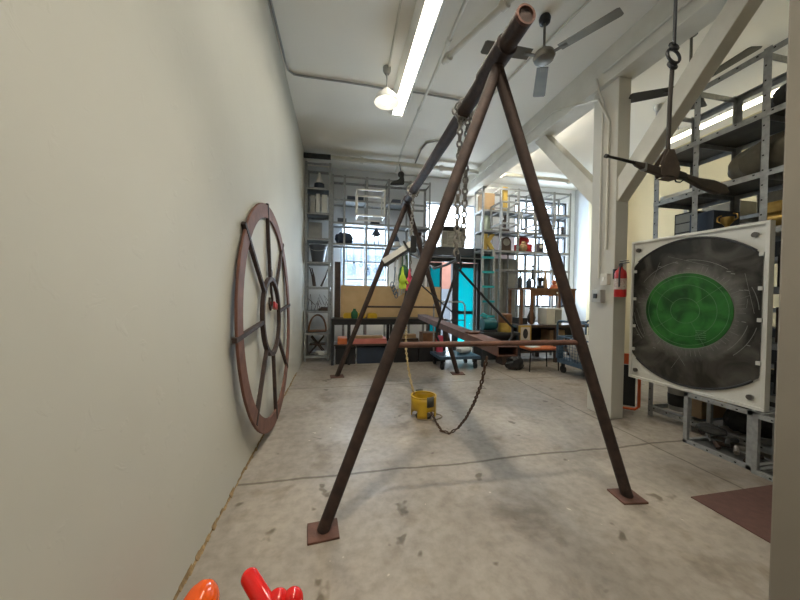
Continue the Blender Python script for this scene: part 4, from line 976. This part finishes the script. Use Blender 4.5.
# turquoise ladder
ld = thing('step_ladder', 'aluminium ladder with turquoise rungs leaning by the right shelving', 'ladder', (3.6, 6.7, 0))
for x in (3.36, 3.66): MB().bar((x, 6.72, 0), (x + .03, 6.87, 2.64), .035, .06).build('rail', galv, ld, smooth=False)
for k in range(7):
    z = .28 + .355 * k; yy = 6.72 + .15 * z / 2.64; MB().ab((3.37, yy - .035, z), (3.68, yy + .035, z + .05)).build('rung', turq_opaque, ld, smooth=False)
cab = thing('metal_cabinet', 'tall dull grey metal cabinet behind the ladder', 'cabinet', (3.95, 7.55, 0))
MB().ab((3.86, 7.45, 0), (4.70, 7.72, 2.5)).build('body', greyc, cab, smooth=False)
for x in (3.88, 4.30): MB().ab((x, 7.43, .1), (x + .38, 7.45, 2.45)).build('door', greyc, cab, smooth=False)
# ================================================================== BACK RIGHT
zs = lambda j: Rz[j] + .003
solo('cardboard_box', MB().ab((3.46, 7.0, zs(5)), (3.76, 7.3, zs(5) + .42)), card, 'tan cardboard box on the top shelf of right grid', 'box', smooth=False)
solo('yellow_pole_box', MB().ab((3.98, 6.98, zs(5)), (4.10, 7.08, zs(5) + .60)), mustard, 'tall thin yellow box beside the cardboard box on grid', 'box', smooth=False)
solo('glass_dome', MB().lathe([(0, 0), (.15, 0), (.15, .22), (.12, .32), (.06, .38), (0, .39)], (3.60, 7.12, zs(4)), 20), mat('pale_green_ceramic', (.45, .52, .40), .4), 'pale green dome on shelf under the cardboard box', 'dome')
st_ = thing('figurine', 'dark standing figurine on shelf under the yellow box', 'figurine', (4.12, 7.1, zs(4)))
MB().lathe([(0, 0), (.10, 0), (.11, .04), (.07, .10), (.09, .22), (.07, .30), (.035, .34), (0, .35)], seg=18).build('body', woodd, st_, local=True)
MB().ball((0, 0, .38), (.05, .05, .06)).build('head', woodd, st_, local=True)
# wooden letter K
kx, kz = 3.50, zs(3)
mb = MB(); o_ = (kx, 7.0, kz)
mb.prism([(0, 0), (.09, 0), (.09, .15), (.19, 0), (.30, 0), (.16, .21), (.29, .40), (.18, .40), (.09, .27), (.09, .40), (0, .40)], o_, (1, 0, 0), (0, 0, 1), (0, 1, 0), .06)
solo('letter_block', mb, mustard, 'mustard wooden letter K on shelf above the turquoise door corner', 'letter', smooth=False)
ck = thing('mantel_clock', 'dark arched mantel clock on the shelf right of letter K', 'clock', (4.12, 7.1, zs(3)))
MB().prism([(-.13, 0), (.13, 0)] + [(.13 * math.cos(t), .22 + .13 * math.sin(t)) for t in [PI * k / 14 for k in range(15)]], (0, -.07, 0), (1, 0, 0), (0, 0, 1), (0, 1, 0), .14).build('case', woodd, ck, local=True, smooth=False)
MB().ring((0, -.072, .22), (0, 1, 0), .0, .09, .01, 24).build('face', greyc, ck, local=True)
solo('red_cloth', blob((4.68, 7.18, zs(3) + .30), (.17, .14, .10), 17, .2).ab((4.50, 7.05, zs(3)), (4.86, 7.3, zs(3) + .21)), redm, 'red cloth draped over a block on right grid shelf', 'cloth')
tb = thing('teddy', 'tan lumpy sack in front of red cloth on right grid', 'sack', (4.56, 6.98, zs(3)))
blob((0, 0, .10), (.11, .05, .10), 18, .2, flat=0.0).build('body', card, tb, local=True); blob((0, 0, .20), (.06, .04, .06), 19, .1).build('knot', card, tb, local=True)
al = thing('alarm_clock', 'small black clock with white face on right grid shelf', 'clock', (5.05, 7.0, zs(3)))
MB().ab((-.07, -.04, 0), (.07, .04, .22)).build('case', black, al, local=True, smooth=False); MB().ring((0, -.042, .14), (0, 1, 0), 0, .045, .006, 20).build('face', white, al, local=True)
solo('long_stick', MB().tube([(5.1, 7.06, zs(4) + .06), (5.75, 7.08, zs(4) + .22)], .016, 8).ab((5.08, 7.03, zs(4)), (5.14, 7.09, zs(4) + .05)).ab((5.72, 7.05, zs(4)), (5.78, 7.11, zs(4) + .215)), woodd, 'dark wooden stick resting across the right end of grid', 'stick')
# wooden table standing on the work bench
wk = thing('workbench', 'brown work bench below the small wooden table at back right', 'workbench', (4.9, 6.45, 0))
MB().ab((3.92, 6.12, .80), (5.88, 6.86, .86)).build('top', woodd, wk, smooth=False)
for x in (3.96, 4.9, 5.84):
    for y in (6.16, 6.82): MB().bar((x, y, 0), (x, y, .80), .07, .07).build('leg', woodd, wk, smooth=False)
MB().ab((3.96, 6.7, .2), (5.84, 6.74, .8)).build('back_board', dark, wk, smooth=False)
MB().ab((4.0, 6.2, .22), (5.8, 6.7, .25)).build('lower_shelf', woodd, wk, smooth=False)
wt = thing('wooden_table', 'small brown wooden table standing on the work bench', 'table', (4.85, 6.5, .86))
MB().ab((4.05, 6.25, 1.66), (5.50, 6.82, 1.70)).build('table_top', wood, wt, smooth=False)
MB().ab((4.32, 6.28, 1.52), (5.48, 6.30, 1.66)).build('apron', wood, wt, smooth=False)
for x in (4.09, 5.46):
    for y in (6.30, 6.78): MB().bar((x, y, .862), (x, y, 1.66), .06, .06).build('leg', wood, wt, smooth=False)
MB().bar((4.36, 6.30, .862), (4.36, 6.30, 1.52), .06, .05).build('leg', wood, wt, smooth=False)
MB().ball((5.0, 6.27, 1.60), .022, 10, 8).build('knob', white, wt)
def bottle(x, y, z, h, r, m, lab, kind='bottle'):
    solo(kind, MB().lathe([(0, 0), (r, 0), (r, h * .5), (r * .8, h * .6), (r * .3, h * .72), (r * .3, h * .95), (r * .36, h * .96), (r * .36, h), (0, h)], (x, y, z), 16), m, lab, 'bottle')
bottle(4.15, 6.45, 1.70, .40, .05, black, 'tall black bottle at left end of the wooden table')
bottle(4.36, 6.42, 1.70, .30, .06, bluish, 'dark round bottle beside the tall black bottle')
gu = thing('table_sculpture', 'black curled metal figure with tall neck on the wooden table', 'sculpture', (4.5, 6.5, 1.70))
MB().tube([(.08 * math.cos(t), 0, .12 + .11 * math.sin(t)) for t in [2 * PI * k / 18 for k in range(18)]], .022, 8, closed=True).build('loop', black, gu, local=True)
MB().tube([(0, 0, .22), (.01, 0, .5)], [.03, .012], 8).build('neck', black, gu, local=True); MB().ball((.01, 0, .52), .03, 10, 8).build('head', black, gu, local=True)
solo('grinder', MB().lathe([(0, 0), (.09, 0), (.08, .05), (.03, .08), (.03, .16), (.07, .17), (.075, .25), (0, .27)], (4.72, 6.5, 1.70), 18), dark, 'dark grinder on the wooden table beside curled sculpture', 'grinder')
solo('orange_figure', MB().lathe([(0, 0), (.09, 0), (.06, .08), (.03, .10), (.05, .14), (.03, .20), (0, .21)], (5.05, 6.45, 1.70), 16), coral, 'orange-red small figure in the middle of wooden table', 'figurine')
solo('wooden_cone', MB().lathe([(0, 0), (.07, 0), (.02, .42), (0, .43)], (4.92, 6.6, 1.70), 16), card, 'tan wooden cone behind the orange figure', 'cone')
solo('yellow_canister', MB().lathe([(0, 0), (.12, 0), (.12, .36), (.10, .38), (0, .38)], (5.36, 6.6, 1.70), 20), yellow, 'yellow canister at the right end of the wooden table', 'canister')
cb = thing('small_cabinet', 'small cream cabinet with recessed door on the work bench', 'cabinet', (4.88, 6.34, .86))
MB().ab((4.68, 6.20, .862), (5.08, 6.52, 1.24)).build('body', cream, cb, smooth=False, bevel=.004)
MB().ab((4.90, 6.185, .90), (5.06, 6.20, 1.20)).build('door', greyc, cb, smooth=False)
solo('vase', MB().lathe([(0, 0), (.07, 0), (.10, .14), (.05, .28), (.04, .33), (.06, .37), (0, .37)], (4.58, 6.62, .862), 18), woodd, 'dark vase under the wooden table beside cream cabinet', 'vase')
solo('toolbox', MB().ab((4.12, 6.35, .862), (4.3, 6.7, 1.0)), dark, 'dark toolbox under the left end of wooden table', 'toolbox', smooth=False)
fp = thing('framed_picture', 'small yellow framed oval picture leaning in front of the work bench', 'picture', (4.05, 6.05, .52))
MB().ab((3.90, 6.06, .50), (4.20, 6.10, .86)).build('frame', mustard, fp, smooth=False, bevel=.004)
MB().ab((3.94, 6.052, .54), (4.16, 6.06, .82)).build('picture', cream, fp, smooth=False)
MB().prism([(.06 * math.cos(t), .11 * math.sin(t)) for t in [2 * PI * k / 24 for k in range(24)]], (4.05, 6.047, .68), (1, 0, 0), (0, 0, 1), (0, 1, 0), .005).build('oval', black, fp, smooth=False)
solo('cardboard_box', MB().ab((4.85, 6.3, .252), (5.25, 6.62, .72)), card, 'tall tan cardboard box on the lower shelf of work bench', 'box', smooth=False)
# stool
so = thing('stool', 'low stool with orange vinyl seat and thin black legs', 'stool', (4.05, 5.6, 0))
MB().ab((3.74, 5.41, .42), (4.40, 5.81, .48)).build('seat', coral, so, smooth=False, bevel=.02)
MB().ab((3.72, 5.39, .395), (4.42, 5.83, .42)).build('seat_frame', black, so, smooth=False)
for x in (3.76, 4.38):
    for y in (5.43, 5.79): MB().tube([(x, y, .40), (x + (.02 if x > 4 else -.02), y, 0)], .012, 8).build('leg', black, so)
solo('magazine', MB().box((3.86, 5.52, .489), (.24, .18, .015), Matrix.Rotation(.3, 3, 'Z')), white, 'white magazine on the left end of orange stool', 'magazine', smooth=False)
solo('backpack', blob((3.56, 5.66, .13), (.18, .12, .16), 41, .4, flat=0.0), black, 'black backpack on the floor left of the orange stool', 'bag')
# laundry cart
ctx0, ctx1, cty0, cty1 = 4.30, 4.96, 4.55, 5.36
ct = thing('cage_cart', 'blue-grey wire cage cart on casters left of the pillar', 'cart', ((ctx0 + ctx1) / 2, (cty0 + cty1) / 2, 0))
MB().ab((ctx0, cty0, .20), (ctx1, cty1, .28)).build('base', bluegrey, ct, smooth=False, bevel=.006)
mb = MB()
for x in (ctx0, ctx1):
    mb.tube([(x, cty0, .28), (x, cty0, .98), (x, cty0 + .05, 1.03), (x, cty1 - .05, 1.03), (x, cty1, .98), (x, cty1, .28)], .018, 8)
for y in (cty0, cty1): mb.tube([(ctx0, y, 1.0), (ctx1, y, 1.0)], .016, 8); mb.tube([(ctx0, y, .72), (ctx1, y, .72)], .012, 8)
for x in (ctx0, ctx1): mb.tube([(x, cty0, .72), (x, cty1, .72)], .014, 8)
mb.build('frame', bluegrey, ct)
mb = MB()
for k in range(1, 12):
    y = cty0 + (cty1 - cty0) * k / 12; mb.ab((ctx0 - .003, y - .003, .28), (ctx0 + .003, y + .003, .72))
    x = ctx0 + (ctx1 - ctx0) * k / 12; mb.ab((x - .003, cty0 - .003, .28), (x + .003, cty0 + .003, .72))
for k in range(1, 8):
    z = .28 + .44 * k / 8; mb.ab((ctx0 - .003, cty0, z - .003), (ctx0 + .003, cty1, z + .003)); mb.ab((ctx0, cty0 - .003, z - .003), (ctx1, cty0 + .003, z + .003))
mb.build('wire_mesh', bluegrey, ct, smooth=False)
MB().ab((ctx0 + .01, cty1 - .012, .28), (ctx0 + .14, cty1 - .004, .72)).build('end_panel', bluegrey, ct, smooth=False)
for x in (ctx0 + .08, ctx1 - .08):
    for y in (cty0 + .08, cty1 - .08):
        cs = MB().ab((x - .02, y - .03, .09), (x + .02, y + .03, .20)).build('caster', black, ct, smooth=False); MB().tube([(x - .018, y, .07), (x + .018, y, .07)], .07, 16).build('wheel', black, cs)
solo('white_sack', blob((4.61, 4.96, .50), (.27, .35, .27), 44, .22, 28, 18, flat=.282), sackm, 'lumpy white sack of cloth inside the wire cage cart', 'sack')

# ================================================================== RIGHT RACK CONTENTS
zr = lambda j: rr_levels[j] + .003
solo('tarpaulin_bundle', blob((4.24, 2.16, zr(5) + .18), (.24, .46, .22), 51, .2, 32, 20, flat=zr(5)), olive, 'dusty olive tarpaulin bundle on the upper shelf of right rack', 'tarpaulin')
solo('drape', blob((4.24, 2.0, zr(6) + .14), (.24, .30, .16), 52, .2, 28, 16, flat=zr(6)), dark, 'dark bundled cloth on the highest plate of right rack', 'cloth')
solo('cardboard_tube', MB().tube([(4.30, 3.20, zr(5) + .06), (4.30, 2.60, zr(5) + .06)], .06, 16), card, 'long cardboard tube lying on shelf behind the rifle', 'tube')
solo('long_carton', MB().ab((4.02, 2.62, zr(5)), (4.10, 3.2, zr(5) + .07)), white, 'long white carton lying along the shelf by rifle', 'box', smooth=False)
hd = thing('steel_bracket', 'dark steel bracket on shelf hidden behind panel corner', 'bracket', (4.15, 2.98, zr(3)))
MB().box((0, 0, .10), (.18, .26, .20)).build('block', dark, hd, local=True, smooth=False); MB().box((0, .05, .25), (.10, .30, .10)).build('horn', dark, hd, local=True, bevel=.02, smooth=False)
tr_ = thing('brass_trophy', 'brass trophy with curled arms on shelf above the panel', 'trophy', (4.05, 2.52, zr(4)))
MB().lathe([(0, 0), (.05, 0), (.045, .02), (.02, .035), (.02, .10), (.05, .14), (.055, .19), (.045, .19), (.025, .14)], seg=18).build('cup', brass, tr_, local=True)
for s_ in (-1, 1): MB().tube([(0, s_ * .05, .14), (0, s_ * .09, .165), (0, s_ * .085, .21), (0, s_ * .05, .22)], .008, 8).build('arm', brass, tr_, local=True)
solo('tool_case', MB().ab((4.02, 2.62, zr(4)), (4.40, 2.86, zr(4) + .30)), bluish, 'dark blue case on middle shelf beside the brass trophy', 'case', smooth=False, bevel=.01)
for i, (y, c_) in enumerate(((3.14, 'white'), (3.04, 'pink'))):
    bt_ = thing('spray_can', '%s spray can on the shelf just above the panel corner' % c_, 'can', (4.02, y - .02, zr(3)))
    MB().lathe([(0, 0), (.033, 0), (.033, .17), (.02, .20), (0, .20)], seg=14).build('body', white if i == 0 else pink, bt_, local=True); MB().lathe([(.016, .2), (.016, .23), (0, .23)], seg=10).build('nozzle', redm, bt_, local=True)
solo('storage_bin', MB().ab((4.0, 1.70, zr(4)), (4.45, 2.04, zr(4) + .28)), dark, 'dark bin on shelf above the panel at the near column', 'bin', smooth=False)
solo('storage_bin', MB().ab((4.0, 1.70, zr(3)), (4.45, 2.1, zr(3) + .30)), dark, 'dark bin on the shelf hidden behind panel top', 'bin', smooth=False)
solo('storage_bin', MB().ab((4.0, 1.7, zr(2)), (4.45, 2.1, zr(2) + .33)), woodd, 'brown bin on the rack beside the panel right edge', 'bin', smooth=False)
solo('storage_bin', MB().ab((4.0, 1.7, zr(1)), (4.45, 2.1, zr(1) + .30)), black, 'black bin low on the rack right of the panel', 'bin', smooth=False)
for i, (y, zl, w2, h2, mm, lab) in enumerate(((3.3, 2.0, .35, .30, card, 'cardboard carton on the rear rack, left of upright behind panel top'), (2.7, 2.0, .30, .22, dark, 'low dark box on the rear rack beside cardboard carton'), (3.2, 2.55, .40, .22, greyc, 'grey box on the rear rack at upper left'), (2.6, 2.55, .36, .28, olive, 'olive case on the rear rack upper shelf'), (2.05, 2.55, .34, .2, woodd, 'brown case on rear rack upper shelf near the column'), (3.25, 1.4, .4, .35, bluish, 'dark blue crate on the rear rack middle shelf'))):
    solo('carton', MB().ab((5.0, y - w2 / 2, zl + .003), (5.3, y + w2 / 2, zl + .003 + h2)), mm, lab, 'box', smooth=False)
for i, (x, y, zl, w2, h2, mm, lab) in enumerate(((5.005, 3.3, .13, .44, .45, black, 'black bin on the lowest plate of the rear rack, far end'), (5.005, 2.7, .13, .44, .50, dark, 'dark grey bin on the lowest plate of rear rack, second from far end'), (5.005, 2.1, .13, .44, .46, woodd, 'dark brown bin on the lowest plate of rear rack, third from far end'), (5.0, 1.5, .13, .4, .48, bluish, 'dark blue bin on the lowest plate of rear rack, nearest end'),
        (5.005, 2.7, .75, .44, .42, black, 'black bin on the second plate of the rear rack'), (5.005, 3.3, .75, .42, .5, dark, 'dark grey tall bin on second plate of rear rack, far end'), (5.005, 2.1, .75, .44, .4, dark, 'dark grey low bin on second plate of rear rack'))):
    solo('storage_bin', MB().ab((x, y - w2 / 2, zl + .003), (x + .32, y + w2 / 2, zl + h2 - .03)).ab((x - .008, y - w2 / 2 - .008, zl + h2 - .03), (x + .328, y + w2 / 2 + .008, zl + h2)), mm, lab, 'bin', smooth=False)
du = thing('drawer_unit', 'small dark drawer unit on the rack plate just right of the pillar', 'drawers', (4.3, 3.02, zr(4)))
MB().ab((4.18, 2.92, zr(4)), (4.5, 3.14, zr(4) + .38)).build('body', dark, du, smooth=False)
for k in range(3): MB().ab((4.168, 2.94, zr(4) + .03 + .115 * k), (4.18, 3.12, zr(4) + .13 + .115 * k)).build('drawer', greyc, du, smooth=False)
solo('engine_part', MB().tube([(4.22, 2.30, zr(4) + .10), (4.22, 2.10, zr(4) + .10)], .10, 18).box((4.22, 2.2, zr(4) + .23), (.12, .14, .10)).box((4.22, 2.2, zr(4) + .015), (.2, .2, .03)), brass, 'dull brass machine part on shelf above the panel beside trophy', 'machine part')
solo('canvas_roll', MB().tube([(4.42, 3.12, zr(5) + .075), (4.42, 2.70, zr(5) + .075)], .07, 16), olive, 'olive canvas roll lying at the back of upper shelf', 'roll')
pb = thing('paint_bucket', 'grey paint bucket on the floor level under the panel', 'bucket', (4.12, 2.98, zr(0)))
MB().lathe([(0, 0), (.10, 0), (.115, .26), (.12, .26), (.12, .28), (0, .28)], seg=22).build('body', grey_pl, pb, local=True); MB().lathe([(.1075, .06), (.114, .20)], seg=22).build('paper_band', dark, pb, local=True, solid=.004)
solo('wooden_box', MB().ab((4.05, 2.70, zr(0)), (4.42, 2.84, zr(0) + .36)), card, 'pale wooden box beside the paint bucket under the panel', 'box', smooth=False)
solo('cloth_heap', blob((4.2, 2.35, zr(0) + .10), (.20, .20, .14), 61, .3, flat=zr(0)), dark, 'dark heap of cloth at bottom of the right rack', 'cloth')
rq = random.Random(33)
sm = [rust, chainm, dark, woodd, galv]
sl_ = ['rusty curved iron offcut in the low crate', 'grey pipe offcut lying in the low crate', 'dark bar lying across the scrap in crate', 'brown stick lying in the low crate', 'shiny steel rod poking up from the crate scrap', 'rusty bent rod at the back of crate']
for i in range(6):
    y = 2.06 + .08 * i; z = .012 + .024 + .035 * (i % 3)
    solo('scrap_piece', MB().tube([(3.62 + .02 * i, y, z), (3.70, y + rq.uniform(-.03, .05), z + .03), (3.84, y + rq.uniform(-.03, .05), z + .01 + (.12 if i == 4 else 0))], .022 if i != 4 else .011, 8), sm[i % 5], sl_[i], 'scrap metal')
solo('coiled_hose', MB().tube([(3.72 + .11 * math.cos(t), 1.66 + .17 * math.sin(t), .035 + .006 * t) for t in [2 * PI * k / 16 for k in range(70)]], .02, 8), galv, 'coiled grey hose in the crate next to near column', 'hose')
solo('rag_heap', blob((3.73, 2.4, .17), (.10, .12, .05), 71, .3, flat=.15), dark, 'dark rag on the scrap in the low crate', 'rag')
# orange tubular frame with black box, behind the pillar
og = thing('hand_truck', 'orange tube hand truck holding a black panel behind the pillar', 'hand truck', (3.72, 3.42, 0))
g0, g1 = V((3.56, 3.56, 0)), V((3.88, 3.29, 0)); zz = V((0, 0, 1))
MB().tube([g0 + zz * .03, g1 - (g1 - g0) * .1 + zz * .03, g1 + zz * .07, g1 + zz * .60, g1 - (g1 - g0) * .1 + zz * .64, g0 + zz * .64], .018, 10, closed=True).build('tube_frame', orange, og)
MB().bar(lerp(g0, g1, .06) + zz * .34, lerp(g0, g1, .9) + zz * .34, .02, .54, (0, 0, 1)).build('panel', black, og, smooth=False)
MB().bar(g0 + zz * .69, lerp(g0, g1, .75) + zz * .69, .05, .14, (0, 0, 1)).build('top_board', orange, og, smooth=False, bevel=.005)
solo('red_case', MB().ab((3.75, 3.70, .0), (4.05, 3.90, .95)), redm, 'dark red case standing behind the orange hand truck', 'case', smooth=False)

# ================================================================== LIGHT
w_ = bpy.data.worlds.new('sky'); sc.world = w_; w_.use_nodes = True
nt = w_.node_tree; bg = nt.nodes['Background']; bg.inputs['Color'].default_value = (0.80, 0.91, 1.0, 1); bg.inputs['Strength'].default_value = 3.6
def area(name, loc, size, power, col, rot=(0, 0, 0)):
    l = bpy.data.lights.new(name, 'AREA'); l.shape = 'RECTANGLE'; l.size, l.size_y = size; l.energy = power; l.color = col
    o = bpy.data.objects.new(name, l); COL.objects.link(o); o.location = loc; o.rotation_euler = rot; return o
# daylight entering through the windows
for n_, w4, pw in (('daylight_window', W1, 110), ('daylight_transom', TR, 60), ('daylight_grid_window', W2, 110), ('daylight_door', (2.9, 3.7, .1, 2.3), 25)):
    area(n_, ((w4[0] + w4[1]) / 2, YB + .32, (w4[2] + w4[3]) / 2), (w4[1] - w4[0], w4[3] - w4[2]), pw, (.82, .92, 1.0), (-PI / 2 - .25, 0, 0))
def spot(name, loc, power):
    l = bpy.data.lights.new(name, 'SPOT'); l.energy = power; l.color = (1.0, .91, .74); l.spot_size = math.radians(100); l.spot_blend = 1.0; l.shadow_soft_size = .035
    o = bpy.data.objects.new(name, l); COL.objects.link(o); o.location = loc
spot('pendant_light', (.62, 1.12, 4.03), 100)
q = px(386.5, 103, 1, 4.18); spot('pendant_light', (q.x, q.y, q.z - .06), 60)
sc.view_settings.view_transform = 'Standard'; sc.view_settings.look = 'None'; sc.view_settings.exposure = 1.2; sc.view_settings.gamma = 1.0; sc.view_settings.use_curve_mapping = False
